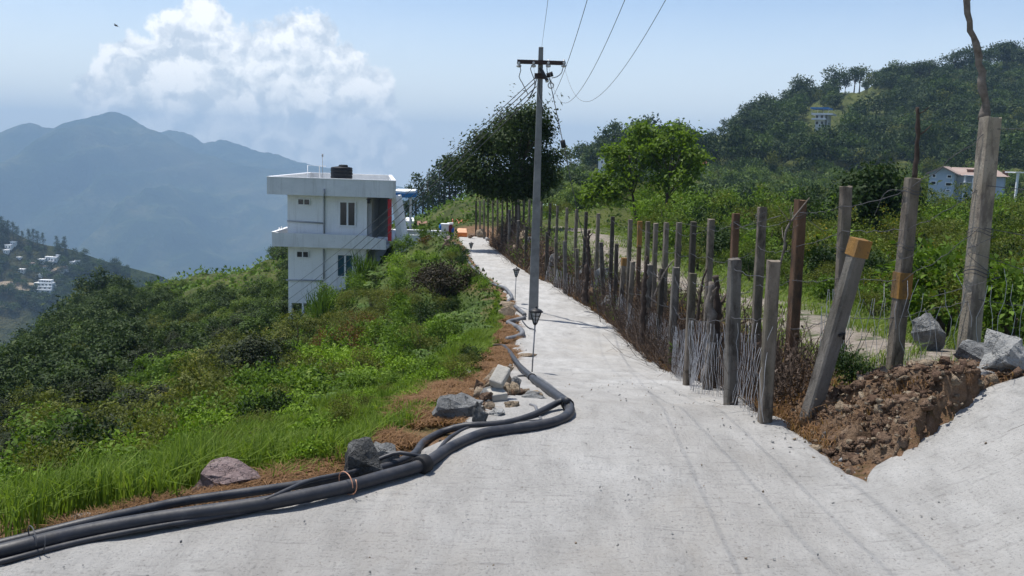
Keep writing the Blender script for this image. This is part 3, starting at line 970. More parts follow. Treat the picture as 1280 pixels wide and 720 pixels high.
def build_house_things():
    # tank
    c = at(427, 226, 55.5); c.z = ROOF_Z
    r, zt = .66, at(427, 209, 55.5).z - ROOF_Z
    t = empty('water_tank', c)
    tag(t, 'black ribbed plastic water tank on the flat roof of the white house', 'water tank')
    prof = [(r * .97, 0)]
    for k in range(6):
        z0 = zt * (.04 + .15 * k)
        prof += [(r * .97, z0), (r, z0 + .05), (r, z0 + zt * .15 - .06), (r * .97, z0 + zt * .15 - .02)]
    prof += [(r, zt * .96), (r * .9, zt), (r * .3, zt + .06)]
    b = MB(); b.lathe((0, 0, 0), prof, 28); b.build('tank_body', M['tank'], t)
    b = MB(); b.lathe((.1, 0, zt + .03), [(.28, 0), (.28, .08), (.24, .12), (.05, .13)], 18); b.build('lid', M['tank'], t)
    # plumbing stand
    p = empty('roof_pipework', (c.x - 1.5, 53.0, ROOF_Z)); tag(p, 'thin white pipe loop rising over the roof parapet beside the black tank', 'pipework')
    b = MB()
    zt2 = zt + .1
    b.tube([(0, 0, 0), (0, 0, zt2), (.62, .3, zt2 - .02), (.62, .3, 0)], .022, 6)
    b.tube([(.62, .3, zt2 - .02), (.95, .6, zt2 - .02)], .022, 6)
    b.build('pipe', M['white_paint'], p)
    b = MB(); b.tube([(.78, .4, 0), (.78, .4, zt + .75)], .018, 6); b.tube([(.78, .4, zt + .60), (.78, .4, zt + .78)], .05, 8)
    b.build('vent_pipe', M['pvc'], p)
    # tap stand on the balcony
    q = at(349, 287, 52.6)
    b = MB(); b.tube([(0, 0, -.28), (0, 0, .12), (.12, 0, .16), (.2, 0, .06)], .03, 6)
    o = b.build('balcony_spout', M['white_paint']); o.location = q; tag(o, 'small white curved spout on the left balcony edge of the white house', 'spout')
    # canopy
    c = at(505, 241, 63)
    e = empty('flat_canopy', c); tag(e, 'flat white canopy with a bright blue edge beside the house roof', 'canopy')
    b = MB(); b.prism([(-.75, -1.0), (.2, -1.3), (.78, -.2), (.6, 2.5), (-.75, 2.5)], .02, .16); b.build('canopy_slab', M['white_paint'], e)
    b = MB(); b.prism([(-.80, -1.06), (.22, -1.38), (.86, -.2), (.66, 2.6), (-.8, 2.6)], -.26, .018); b.build('blue_edge', M['blue'], e)
    g = hz(c.x, 64)
    for xx in (-.5, .4):
        b = MB(); b.bar((xx, .6, g - c.z - .3), (xx, .6, -.26), .14); b.build('canopy_post', M['white_paint'], e)
    # terrace wall to the gate
    a, bb = at(505, 292, 56.2), at(557, 296, 56.2)
    b = MB(); b.box(a.x, bb.x, 56.1, 56.35, a.z - 2.0, at(530, 289.5, 56).z)
    b.box(a.x, bb.x, 56.05, 56.40, at(530, 289.5, 56).z + .002, at(530, 288, 56).z)
    b.box(a.x - .3, bb.x - .1, 54.2, 54.4, a.z - 2.5, at(530, 294, 54.3).z)
    o = b.build('terrace_wall', M['white_paint']); tag(o, 'low white wall running from the house to the gate at the road end', 'wall')
    # gate pillars
    def pillar(px, w, y0, y1, Y, mat, cap, lab):
        p = at(px, y1, Y); ht = at(px, y0, Y).z - p.z
        e = empty('gate_pillar', p); tag(e, lab, 'pillar')
        b = MB(); b.box(-w / 2, w / 2, -w / 2, w / 2, -.5, ht); b.build('shaft', mat, e)
        b = MB(); b.box(-w / 2 - .05, w / 2 + .05, -w / 2 - .05, w / 2 + .05, ht + .002, ht + .1); b.build('cap', cap, e)
    pillar(556, .42, 281.5, 299, 55.8, M['white_paint'], M['white_paint'], 'white square gate pillar at the far end of the concrete road')
    pillar(562.5, .26, 280.5, 299, 56.4, M['maroon'], M['white_paint'], 'dark maroon pillar beside the white gate pillar at the road end')
    # tarpaulins hung beside the pillars
    def tarp(px0, px1, y0, y1, Y, lab, seed):
        a, c = at(px0, y0, Y), at(px1, y1, Y)
        rg = random.Random(seed)
        n, mrow = 8, 8
        V, Q = [], []
        for side in (0, .03):
            for j in range(mrow):
                for k in range(n):
                    u, v = k / (n - 1), j / (mrow - 1)
                    sl = (1 - v) * .35 * (c.x - a.x) * (1 if px0 < 556 else 0)
                    V.append((a.x + sl + (c.x - a.x - sl) * u, Y + side + .07 * math.sin(u * 9 + v * 2 + seed), a.z + (c.z - a.z) * v + .05 * math.sin(u * 5 + seed)))
        for s_ in (0, 1):
            for j in range(mrow - 1):
                for k in range(n - 1):
                    i = s_ * n * mrow + j * n + k
                    q = (i, i + 1, i + n + 1, i + n)
                    Q.append(q if s_ else q[::-1])
        o = link('tarpaulin', mesh_quads('tarpaulin', V, Q, True), None, [M['tarp']]); tag(o, lab, 'tarpaulin')
    tarp(547, 553.5, 281, 291, 56.9, 'crumpled blue tarpaulin behind the left of the white gate pillar', 1)
    tarp(564.5, 567.5, 285, 299, 55.9, 'narrow blue tarpaulin hanging right of the maroon gate pillar', 4)
    # orange bin
    p = at(577.3, 299, 55.6); W_ = .60; hgt = at(577, 286, 55.6).z - p.z
    e = empty('orange_bin', p); tag(e, 'orange lidded bin standing at the far end of the concrete road', 'bin')
    b = MB(); b.hexa([(-W_ / 2, -.28, .05), (W_ / 2, -.28, .05), (W_ / 2, .28, .05), (-W_ / 2, .28, .05), (-W_ / 2 - .02, -.3, hgt * .66), (W_ / 2 + .02, -.3, hgt * .66), (W_ / 2 + .02, .3, hgt * .66), (-W_ / 2 - .02, .3, hgt * .66)])
    b.build('bin_body', M['orange'], e, .02)
    b = MB(); b.hexa([(-W_ / 2 - .04, -.33, hgt * .67), (W_ / 2 + .04, -.33, hgt * .67), (W_ / 2 + .04, .33, hgt * .67), (-W_ / 2 - .04, .33, hgt * .67), (-W_ / 2 + .03, -.12, hgt), (W_ / 2 - .03, -.12, hgt), (W_ / 2 - .03, .28, hgt), (-W_ / 2 + .03, .28, hgt)])
    b.build('lid', M['orange_light'], e, .02)
    for sx in (-1, 1):
        b = MB(); b.tube([(sx * .2, -.2, -.05), (sx * .2, -.2, .05)], .05, 8); b.build('foot', M['black'], e)


build_house_things()


# ================================================================== POWER POLE AND LINES
POLE_Y = 20.0
PB, PT = at(666.5, 400, POLE_Y), at(676.3, 59, POLE_Y)


def build_pole():
    PB.z = hz(PB.x, PB.y)
    e = empty('power_pole', PB)
    tag(e, 'tall grey concrete power pole with a rusty crossarm on the left edge of the road', 'power pole')
    d = PT - PB
    b = MB(); b.bar((0, 0, -.3), d, .225, .2, Vector((0, 1, 0)), .10, .12); b.build('shaft', M['pole'], e, .012)

    def P(px, py, Y=POLE_Y): return at(px, py, Y) - PB
    b = MB(); b.bar(P(646.5, 77, POLE_Y - .12), P(705.8, 79, POLE_Y - .12), .075, .085); b.build('crossarm', M['steel'], e)
    for px in (648.7, 667, 685.5, 704.8):
        c = P(px, 77.8, POLE_Y - .12)
        b = MB(); b.lathe(c, [(.012, -.11), (.05, -.10), (.055, -.06), (.03, -.05), (.045, -.03), (.045, .0), (.012, .06)], 12); b.build('insulator', M['porcelain'], e)
    b = MB(); b.bar(P(675.5, 85, POLE_Y - .16), P(684.2, 101, POLE_Y - .2), .10, .06); b.build('bracket', M['black'], e)
    b = MB(); b.tube([P(683.5, 94.5, POLE_Y - .2), P(691, 92.3, POLE_Y - .2)], [.05, .055], 10); b.build('fuse_unit', M['black'], e)
    b = MB(); b.tube([P(683.5, 97, POLE_Y - .2), P(683.9, 103, POLE_Y - .2)], .035, 8); b.build('insulator', M['porcelain'], e)
    b = MB(); b.box(*sum(([v - .11, v + .11] for v in P(674.5, 94)[:2]), []), P(674.5, 96).z - .04, P(674.5, 92).z); b.build('collar', M['steel'], e)
    b = MB()
    for pts in ([(649, 80), (651, 88), (648.8, 96), (653, 104), (660, 118)], [(667, 80), (663, 86), (667, 97), (668.5, 108), (663, 121)],
                [(704.6, 80), (702, 91), (696, 96), (690, 97.5)], [(684, 80), (684, 90), (690, 105)], [(671, 96), (668.5, 108), (659, 127)],
                [(674, 101), (674.5, 115), (679, 140)]):
        b.tube(smooth_path([P(x, y, POLE_Y - .2) for x, y in pts], .1), .009, 5)
    b.build('jumper_wire', M['wire'], e)
    # guy
    g0, g1 = at(685.5, 92, POLE_Y - .1), on_ground(752, 402)
    g1.z -= .1
    b = MB(); b.tube([g0, g1], .009, 5)
    a = g0.lerp(g1, .045)
    o = b.build('guy_wire', M['wire']); tag(o, 'thin guy wire slanting down right from the pole top to the fence', 'guy wire')
    k0, k1 = g0.lerp(g1, .255), g0.lerp(g1, .285)
    b = MB(); b.tube([k0, k1], .055, 8); b.build('guy_insulator', M['black'], o)
    b = MB(); rr = [a + Vector((.06 * math.cos(t), 0, .06 * math.sin(t))) for t in np.linspace(0, 2 * math.pi, 13)]; b.tube(rr, .014, 6); b.build('ring', M['porcelain'], o)
    # stay on the pole foot
    q0, q1 = at(676.8, 350, 21.2), at(677.2, 384, 20.6)
    # four lines over the camera
    LAB = ['power line looping from the crossarm left insulator up out of the picture', 'power line second from left looping down from the crossarm and up', 'rightmost power line looping lowest before it rises out of the picture']
    for k, px in enumerate((667, 685.5, 704.8)):
        A = at(px, 80, POLE_Y - .12)
        ex = (734, 781, 832)[k]
        E = at(ex, 0, 7.0)
        ym, zm = 12.4, E.z - .46 + .02 * k
        ca = (A.z - zm) / (A.y - ym) ** 2
        cb = (E.z - zm) / (7.0 - ym) ** 2
        pts = []
        for y in np.linspace(A.y, -14, 90):
            f = (A.y - y) / (A.y - 7.0)
            x = A.x + (E.x - A.x) * f
            z = zm + (ca if y > ym else cb) * (y - ym) ** 2 if y > 4 else zm + cb * (4 - ym) ** 2 + (4 - y) * 2 * cb * (ym - 4)
            pts.append((x, y, z))
        b = MB(); b.tube(pts, .0026, 5)
        tag(b.build('power_line', M['wire']), LAB[k], 'power line', 'power lines strung from the pole over the road')
    A, E = at(677, 60, POLE_Y), at(685, 0, 10)
    pts = [A.lerp(E, f) for f in (0, .5, 1, 1.5, 2, 2.6)]
    b = MB(); b.tube(pts, .0026, 5); tag(b.build('power_line', M['wire']), 'short straight power line rising from the very top of the pole', 'power line', 'power lines strung from the pole over the road')
    LB = ['uppermost service cable running from the pole down to the house', 'second service cable from the top running from pole to house',
          'third service cable from the top running from pole to house', 'lowest service cable running from the pole down to the house']
    for k, ((ax, ay), (bx, by)) in enumerate((((670.5, 96), (358.5, 362)), ((670.5, 101), (359.5, 375)), ((670.5, 108), (362, 384)), ((670, 115), (369, 390)))):
        A, E = at(ax, ay, POLE_Y), at(bx, by, 51.9)
        pts = []
        for f in np.linspace(0, 1, 26):
            p = A.lerp(E, f); p.z -= .25 * 4 * f * (1 - f)
            pts.append(p)
        b = MB(); b.tube(pts, .011 if k else .009, 5)
        tag(b.build('service_cable', M['wire']), LB[k], 'cable', 'service cables from the pole to the house')


build_pole()


# ================================================================== GARDEN LAMPS
def build_lamps():
    root = None
    spots = [((665, 466), (667.2, 385), 'black lantern on a thin stake by the grey pipes, nearest of the row', 1),
             ((643.6, 379), (643, 335), 'black lantern on a stake just left of the power pole', 1),
             ((588.5, 333), (588, 303), 'black lantern on a stake farthest up the road edge', 1)]
    for k, (bp, tp, lab, _) in enumerate(spots):
        g = on_ground(*bp)
        ht = at(tp[0], tp[1], g.y).z - g.z
        sc = ht / .92
        e = empty('stake_lamp', g); tag(e, lab, 'lamp', 'lantern stakes along the left road edge')
        e.scale = (sc, sc, sc)
        e.rotation_euler = (0.0, R((1.5, .8, -.5)[k]), 0)
        b = MB(); b.tube([(0, 0, -.12), (0, 0, .70)], .010, 8); b.build('stake', M['lampstake'], e)
        b = MB(); b.lathe((0, 0, 0), [(.016, .68), (.03, .70), (.035, .715), (.012, .72)], 12)
        for j in range(6):
            a0 = 2 * math.pi * (j + .5) / 6
            b.bar((.03 * math.cos(a0), .03 * math.sin(a0), .71), (.082 * math.cos(a0), .082 * math.sin(a0), .865), .011)
        for z, r in ((.76, .048), (.815, .066)):
            pts = [(r * math.cos(a), r * math.sin(a), z) for a in np.linspace(0, 2 * math.pi, 7) + math.pi / 6]
            b.tube(pts, .004, 4)
        b.build('lantern_cage', M['black'], e)
        b = MB(); b.lathe((0, 0, 0), [(.024, .716), (.074, .862)], 6, False); b.build('lantern_shade', M['lampglass'], e)
        b = MB(); b.lathe((0, 0, 0), [(.098, .866), (.102, .876), (.075, .90), (.04, .912), (.012, .92), (.014, .932), (.004, .95)], 12); b.build('lantern_cap', M['black'], e)


build_lamps()
# ================================================================== ROCKS
import bmesh


def rock_mesh(seed, sub=2, angular=16, rough=.05):
    rg = random.Random(seed)
    bm = bmesh.new()
    for k in range(angular):
        v = Vector((rg.gauss(0, 1), rg.gauss(0, 1), rg.gauss(0, 1))).normalized()
        v *= rg.uniform(.8, 1.1)
        v.z = max(v.z, -.55)
        bm.verts.new(v)
    r = bmesh.ops.convex_hull(bm, input=bm.verts)
    junk = [g for g in r['geom_interior'] if isinstance(g, bmesh.types.BMVert)]
    if junk:
        bmesh.ops.delete(bm, geom=junk, context='VERTS')
    bmesh.ops.triangulate(bm, faces=bm.faces)
    if sub:
        bmesh.ops.subdivide_edges(bm, edges=bm.edges, cuts=sub, use_grid_fill=True)
        from mathutils import noise as mn
        off = Vector((seed * 3.1, seed * 1.7, 0))
        for v in bm.verts:
            d = mn.fractal(v.co * 1.8 + off, .9, 2.0, 4)
            v.co += v.co.normalized() * d * rough * 2.2
    me = bpy.data.meshes.new('rock')
    bm.to_mesh(me)
    bm.free()
    return me


def rock(px, py, wpx, hpx, mat, label, seed, depth=.8, yaw=0, name='rock', group=None, sub=3, rough=.07, sink=.12, Y=None, angular=16):
    g = on_ground(px, py) if Y is None else at(px, py, Y)
    if g is None:
        return None
    wm, hm = wpx * g.y / FPX, hpx * g.y / FPX
    me = rock_mesh(seed, sub, angular, rough)
    co = np.array([v.co[:] for v in me.vertices])
    lo, hi = co.min(0), co.max(0)
    sc = np.array([wm, wm * depth, hm * (1 + sink) * 1.06]) / (hi - lo)
    co = (co - (lo + hi) / 2 * [1, 1, 0] - [0, 0, lo[2]]) * sc - [0, 0, hm * sink]
    me.vertices.foreach_set('co', co.astype(np.float32).ravel())
    me.update()
    o = link(name, me, None, [mat])
    o.location = g + Vector((0, wm * depth * .35, 0))
    o.location.z = hz(o.location.x, o.location.y) if Y is None else max(g.z, hz(o.location.x, o.location.y) - .02)
    o.rotation_euler = (0, 0, R(yaw))
    return tag(o, label, 'rock', group)


def build_rocks():
    rock(281, 618, 90, 39, M['rock_red'], 'reddish grey rock beside the black pipes at the grass edge', 3, .7, 0)
    rock(452, 600, 56, 48, M['rock_dark'], 'dark pointed rock with pale edges just behind the pipes', 11, .6, 0, angular=9)
    rock(480, 583, 40, 27, M['rock_grey'], 'pale grey stone leaning on the dark pointed rock', 23, .7, 0, angular=10)
    rock(571, 530, 66, 34, M['rock_grey'], 'broad grey boulder on the dry grass left of the road', 31, .8, 0)
    rock(600, 531, 22, 29, M['rock_dark'], 'narrow dark grey stone tight against the right of the broad grey boulder', 37, .8, 0)
    rock(624, 482, 44, 20, M['rock_tan'], 'long tan stone slab behind the cement blocks', 41, .7, 0)
    rock(628, 467, 30, 10, M['rock_tan'], 'flat brownish slab topmost of the stone heap by the lamp', 43, .7, 0)
    rock(599, 494, 15, 20, M['rock_brown'], 'small brown stone standing at the left of the stone heap', 47, .8, 0)
    rock(608, 505, 22, 14, M['rock_brown'], 'brown stone at the front left of the stone heap', 49, .8, 0)
    rock(645, 486, 14, 15, M['rock_grey'], 'small grey stone behind the upright cement block', 51, .8, 0)
    rock(668, 500, 34, 8, M['rock_grey'], 'thin flat grey chip lying on the concrete inside the pipe bend', 53, .6, 0)
    rock(640, 511, 22, 9, M['rock_tan'], 'tan stone in front of the cement blocks', 57, .8, 0)
    rock(620, 521, 24, 9, M['rock_pale'], 'pale flat stone behind the thin pipe', 59, .8, 0)
    rock(612, 512, 14, 9, M['rock_tan'], 'small tan stone beside the lower cement block', 61, .8, 0)
    rock(633, 398, 26, 14, M['rock_tan'], 'tan stone slab by the foot of the power pole', 63, .7, 0)
    rock(634, 387, 22, 9, M['rock_tan'], 'tan stone slab behind the middle lantern stake', 65, .7, 0)
    rock(660, 447, 24, 5, M['rock_tan'], 'low tan stone at the road edge above the lamp foot', 67, .7, 0)
    rock(110, 655, 60, 10, M['rock_pale'], 'low pale stone half hidden behind the pipes at lower left', 69, .5, 0)
    # right bank
    rock(1226, 487, 66, 38, M['rock_grey'], 'layered grey slab rock on top of the earth bank', 71, .7, 0, Y=6.25)
    rock(1262, 504, 74, 54, M['rock_pale'], 'large pale rock at the right end of the earth bank', 73, .8, 0, Y=5.72, sub=4)
    rock(1224, 512, 44, 26, M['rock_pale'], 'pale flat rock below the layered grey slab', 75, .7, 0, Y=5.68)
    rock(1161, 449, 46, 48, M['rock_grey'], 'grey boulder behind the netting between the two nearest posts', 77, .7, 0, Y=7.9)
    rock(1193, 482, 15, 21, M['rock_brown'], 'small orange brown stone tilted beside the layered grey slab', 79, .6, 0, Y=6.05, angular=9)
    rock(1038, 549, 20, 10, M['rock_grey'], 'grey stone at the left foot of the earth bank', 81, .7, 0)
    # road end
    rock(601, 297, 13, 11, M['rock_tan'], 'rounded tan boulder at the far end of the road', 83, .8, 0)
    rock(590, 298, 10, 6, M['rock_brown'], 'small brown boulder beside the rounded tan boulder at the road end', 85, .8, 0)
    rock(609.5, 301, 7, 4, M['rock_pale'], 'small white stone lying on the far concrete', 87, .8, 0)
    rock(560, 303, 12, 8, M['rock_red'], 'upper reddish boulder at the left road edge before the gate', 89, .8, 0)
    rock(560, 311, 15, 10, M['rock_brown'], 'lower brown boulder at the left road edge before the gate', 91, .8, 0)
    rg = random.Random(8)
    cols = [M['rock_grey'], M['rock_brown'], M['rock_tan'], M['rock_grey']]
    for k in range(22):
        y = 21 + 27 * rg.random()
        x = np.interp(y, XR_Y, XR_X) + rg.uniform(.08, .7)
        p = project((x, y, hz(x, y)))
        s = rg.uniform(.25, .6) * FPX / y
        rock(p[0], p[1], s, s * rg.uniform(.6, .95), cols[k % 4], 'rough stone in the low bank along the right road edge under the fence', 100 + k, .8, 0, group='stones of the right roadside bank', sub=2)
    # cement blocks
    for (px, py, w, h, d, ry, rz, lab) in ((621, 505, .13, .075, .14, -5, 20, 'lower cement block lying flat at the front of the stone heap'),
                                           (634, 502, .11, .075, .17, -62, 25, 'upper cement block tipped up on the stone heap')):
        g = on_ground(px, py)
        b = MB(); b.box(-w / 2, w / 2, -d / 2, d / 2, 0, h)
        o = b.build('cement_block', M['block'], None, .012)
        o.location = g + Vector((0, .12, .0 if ry > -20 else .10)); o.rotation_euler = (R(8), R(ry), R(rz))
        if ry < -20: o.location += Vector((-.06, 0, .04)); o.rotation_euler = (R(38), R(12), R(-20))
        tag(o, lab, 'block')


build_rocks()


# ---------------- earth bank with rubble on the right
def mat_earth():
    m, t = new_mat('cut_earth')
    co = t.n('ShaderNodeTexCoord').outputs['Object']
    a, b, c = t.noise(co, 5, 8, .7), t.noise(co, 22, 6, .7), t.noise(co, 2.2, 4, .6)
    col = t.ramp(a, [(.3, (.09, .056, .036)), (.5, (.20, .135, .088)), (.7, (.34, .245, .17))])
    col = t.mix(t.ramp(c, [(.5, 0), (.65, .5)]), col, (.22, .115, .058))
    col = t.mix(t.ramp(b, [(.3, .8), (.45, 0)]), col, (.05, .03, .02))
    finish(t, col, .97, t.math('ADD', a, b), .06, .05)
    return m


def build_bank():
    n = 230
    rng = np.random.default_rng(12)
    xs, ys = np.linspace(1.62, 4.6, n), np.linspace(5.08, 7.4, n)
    X, Y = np.meshgrid(xs, ys, indexing='ij')
    base = H(X, Y)
    cx, cy = rng.uniform(1.5, 4.7, 190), rng.uniform(5, 7.5, 190)
    hh = rng.uniform(-1, 1, 190)
    wx, wy = X + .05 * fbm(X * 6, Y * 6, 3, 2), Y + .05 * fbm(X * 6 + 9, Y * 6, 3, 4)
    d = (wx[..., None] - cx) ** 2 + (wy[..., None] - cy) ** 2
    k = np.argsort(d, -1)[..., :2]
    d1, d2 = np.sqrt(np.take_along_axis(d, k[..., :1], -1))[..., 0], np.sqrt(np.take_along_axis(d, k[..., 1:2], -1))[..., 0]
    edge = sstep(0, .05, d2 - d1)
    xr = np.interp(Y, XR_Y, XR_X)
    inside = sstep(-.05, .25, X - xr) * sstep(3.6, 3.2, X) * sstep(6.75, 6.4, Y) * (1 - sstep(-.02, .04, X - ramp_x(Y)) * (Y < 5.62))
    # a steep cut face: the earth stands up quickly behind the road edge
    lift = .05 * sstep(.0, .22, X - xr) * (1 - sstep(.5, 1.3, X - xr)) * sstep(5.1, 5.6, Y)
    Z = base - .03 + inside * (.05 + lift + hh[k[..., 0]] * .055 * edge - .04 * (1 - edge) + .03 * fbm(X * 9, Y * 9, 4, 7) + .014 * fbm(X * 32, Y * 32, 3, 8))
    XX = X + inside * .04 * fbm(X * 8 + 5, Y * 8, 3, 9)
    V = np.stack([XX.ravel(), Y.ravel(), Z.ravel()], 1)
    i = np.arange(n - 1)[:, None] * n + np.arange(n - 1)[None]
    Q = np.stack([i, i + n, i + n + 1, i + 1], -1).reshape(-1, 4)
    keep = (inside.ravel()[Q].max(1) > .02)
    o = link('earth_bank', mesh_quads('earth_bank', V, Q[keep], False), None, [mat_earth()])
    tag(o, kind='structure')
    # loose rubble in and below the face: many small broken stones
    protos = []
    for s in range(6):
        me = rock_mesh(300 + s, 1, 11, .03)
        bm = bmesh.new(); bm.from_mesh(me); bmesh.ops.triangulate(bm, faces=bm.faces)
        protos.append((np.array([v.co[:] for v in bm.verts]), np.array([[v.index for v in f.verts] for f in bm.faces])))
        bm.free(); bpy.data.meshes.remove(me)

    def rubble(name, pts, smin, smax, mats, seed):
        rg = np.random.default_rng(seed)
        Vs, Fs, Mi, nb = [], [], [], 0
        for p in pts:
            v, f = protos[rg.integers(6)]
            a = rg.uniform(0, 6.28); c, s_ = math.cos(a), math.sin(a)
            s = smin * (smax / smin) ** (rg.random() ** 1.6)
            sc = s * rg.uniform(.6, 1.2, 3) * .5
            vv = v * sc
            vv = np.stack([vv[:, 0] * c - vv[:, 1] * s_, vv[:, 0] * s_ + vv[:, 1] * c, vv[:, 2]], 1) + p + [0, 0, s * .08]
            Vs.append(vv); Fs.append(f + nb); nb += len(v)
            Mi.append(np.full(len(f), rg.integers(len(mats))))
        me = mesh_quads(name, np.concatenate(Vs), np.concatenate(Fs), False, np.concatenate(Mi))
        o = link(name, me, None, mats)
        return tag(o, kind='stuff')
    rg = np.random.default_rng(3)
    P = []
    while len(P) < 1150:
        x, y = rg.uniform(1.75, 3.9), rg.uniform(5.2, 7.0)
        xr_ = np.interp(y, XR_Y, XR_X)
        if x < xr_ - .03 or x > xr_ + 1.25 or x > 3.3 or y > 6.45 or (x > ramp_x(y) - .03 and y < 5.64): continue
        ix, iy = int((x - 1.62) / (4.6 - 1.62) * (n - 1)), int((y - 5.08) / (7.4 - 5.08) * (n - 1))
        P.append((x, y, Z[min(ix, n - 1), min(iy, n - 1)]))
    rubble('bank_rubble', P, .03, .15, [M['rock_brown'], M['rock_earth'], M['rock_tan'], M['rock_brown'], M['rock_earth']], 5)
    P2 = [(x + rg.normal(0, .05), y + rg.normal(0, .05), z + .01) for (x, y, z) in P for _ in range(3)]
    rubble('bank_crumbs', P2, .008, .05, [M['rock_brown'], M['rock_earth'], M['rock_tan']], 15)
    # crumbs of cement along the edges of the slab and grit on it
    P = []
    for _ in range(900):
        y = 3.4 * (16 ** rg.random())
        side = rg.random()
        if side < .5: x = np.interp(y, XL_Y, XL_X) + rg.normal(0, .07)
        elif y > 5.1: x = np.interp(y, XR_Y, XR_X) + rg.normal(0, .08)
        else: continue
        P.append((x, y, hz(x, y)))
    rubble('cement_crumbs', P, .012, .05, [M['rock_pale'], M['rock_tan'], M['rock_pale']], 6)
    P = []
    for _ in range(1500):
        y = 3.3 * (7 ** rg.random())
        a, c = np.interp(y, XL_Y, XL_X), min(np.interp(y, XR_Y, XR_X), 3.2)
        x = rg.uniform(a, c)
        P.append((x, y, hz(x, y)))
    rubble('road_grit', P, .004, .02, [M['rock_grey'], M['rock_pale'], M['rock_tan'], M['rock_pale']], 7)
    P = []
    for _ in range(420):
        y = rg.uniform(6.2, 13) if rg.random() < .35 else rg.normal(8.3, .85)
        x = np.interp(y, XL_Y, XL_X) - abs(rg.normal(.0, .22)) + .08
        P.append((x, y, hz(x, y)))
    rubble('roadside_rubble', P, .02, .15, [M['rock_tan'], M['rock_brown'], M['rock_tan'], M['rock_grey']], 8)

    P = []
    c0 = on_ground(612, 497)
    for k in range(75):
        a, r = rg.uniform(0, 6.28), abs(rg.normal(0, 1))
        x, y = c0.x + .20 * r * math.cos(a), c0.y + .25 + .42 * r * math.sin(a)
        P.append((x, y, hz(x, y) + max(0, .13 - .10 * r) * rg.random()))
    rubble('stone_heap', P, .05, .19, [M['rock_tan'], M['rock_brown'], M['rock_tan'], M['rock_grey']], 9)


build_bank()


# ================================================================== PIPES ALONG THE ROAD
def pipe(name, pix, rad, mat, label, group='black pipes laid along the road edge', lift=None, stripe=False):
    pts = []
    for k, q in enumerate(pix):
        dz = rad if len(q) < 3 else rad + q[2]
        g = on_ground(q[0], q[1], dz)
        pts.append(g)
    path = smooth_path(pts, .06)
    b = MB(); b.tube(path, rad, 14)
    o = b.build(name, mat)
    tag(o, label, 'pipe', group)
    if stripe:
        b = MB()
        up = Vector((-.25, -.4, 1)).normalized()
        b.tube([p + up * rad * .97 for p in path], rad * .07, 4)
        b.build('stripe', M['hdpe_line'], o)
    return path


def wrap(path, f, rad, mat, label, w=.07, name='pipe_tie'):
    k = int(f * (len(path) - 2))
    a = path[k]; d = (path[k + 1] - path[k]).normalized()
    b = MB()
    b.tube([a - d * w / 2, a - d * w / 2.2, a + d * w / 2.2, a + d * w / 2], [rad * .9, rad, rad, rad * .9], 12)
    o = b.build(name, mat)
    return tag(o, label, 'pipe tie')


A = [(-60, 704), (0, 690), (100, 666), (200, 648), (300, 634), (360, 624), (431, 609), (471, 598), (528, 581), (563, 560), (602, 543), (635, 537.5), (668, 533), (692, 528), (707, 521), (712.5, 512),
     (706, 502), (690, 490), (667, 473.5), (650, 458), (643, 449), (637, 440), (630, 433)]
pa = pipe('water_pipe', A,   .037, M['hdpe'], 'thickest black pipe, nearest to the road in the bundle', stripe=True)
B_ = [(-60, 692, .03), (0, 680, .03), (100, 655, .03), (180, 637, .03), (233, 626, .03), (333, 612, .03), (392, 603, .02), (457, 589), (482, 583), (516, 569), (530, 552), (555, 539), (583, 532), (610, 531), (640, 527), (668, 518, .01), (690, 507, .02), (704, 500, .05), (709, 501, .07)]
pb = pipe('water_pipe', B_, .024, M['hdpe'], 'medium black pipe that leaves the bundle in a low arch past the rocks')
C_ = [(255, 644), (290, 634, .02), (333, 624, .05), (387, 601, .07), (440, 590, .05), (461, 580, .04), (481, 571, .06), (500, 566, .08), (522, 570, .06), (540, 570, .0), (551, 559), (563, 546), (589, 534), (625, 531), (655, 528), (677, 526)]
pc = pipe('water_pipe', C_, .0125, M['hdpe'], 'thin black hose lying over the thick pipe in the bundle')
D_ = [(-60, 716, -.0), (0, 703), (80, 682), (150, 667), (240, 651), (300, 641), (380, 624)]
pipe('water_pipe', D_, .014, M['hdpe'], 'thin hose under the front of the thick pipe at lower left')
pipe('water_pipe', [(648, 470), (668, 470, .0), (683, 479), (694, 488), (696, 493)], .016, M['hdpe_dusty'], 'short grey hose loop beside the thick pipe at the lamp foot')
pipe('water_pipe', [(677, 526), (672, 517), (669, 508), (662, 506)], .012, M['hdpe_dusty'], 'short bent grey hose joining the thin pipes inside the bend')
pipe('water_pipe', [(645, 487), (655, 489), (663, 493), (674, 499)], .008, M['hdpe'], 'thin loose cable end lying by the cement blocks')
up1 = pipe('water_pipe', [(634, 424), (646, 421), (653, 417), (650, 411), (641, 406), (635, 403), (645, 400), (657, 397)], .05, M['hdpe_dusty'], 'dusty grey pipe zigzagging at the foot of the power pole')
up2 = pipe('water_pipe', [(656, 393), (650, 388), (645, 384), (640, 380), (632, 382), (636, 376), (640, 372), (637, 366), (631, 360), (622, 357), (613, 353), (606, 347), (600, 343)], .045, M['hdpe_dusty'], 'dusty grey pipe bending along the road edge past the middle lantern')
up3 = pipe('water_pipe', [(600, 342), (597, 339), (592, 335), (588, 330), (582, 322), (577, 315), (574, 309), (570, 306), (566, 304)], .05, M['hdpe_dusty'], 'grey pipe along the farthest stretch of the left road edge')
pipe('water_pipe', [(653, 401), (660, 409), (668, 412), (669, 413)], .012, M['hdpe'], 'thin black cable curling onto the road from the pole foot')
pipe('water_pipe', [(612, 432), (622, 431), (632, 432), (640, 437)], .014, M['hdpe'], 'thin black cable emerging from dry grass at the pipe end')
LN = len(pa)


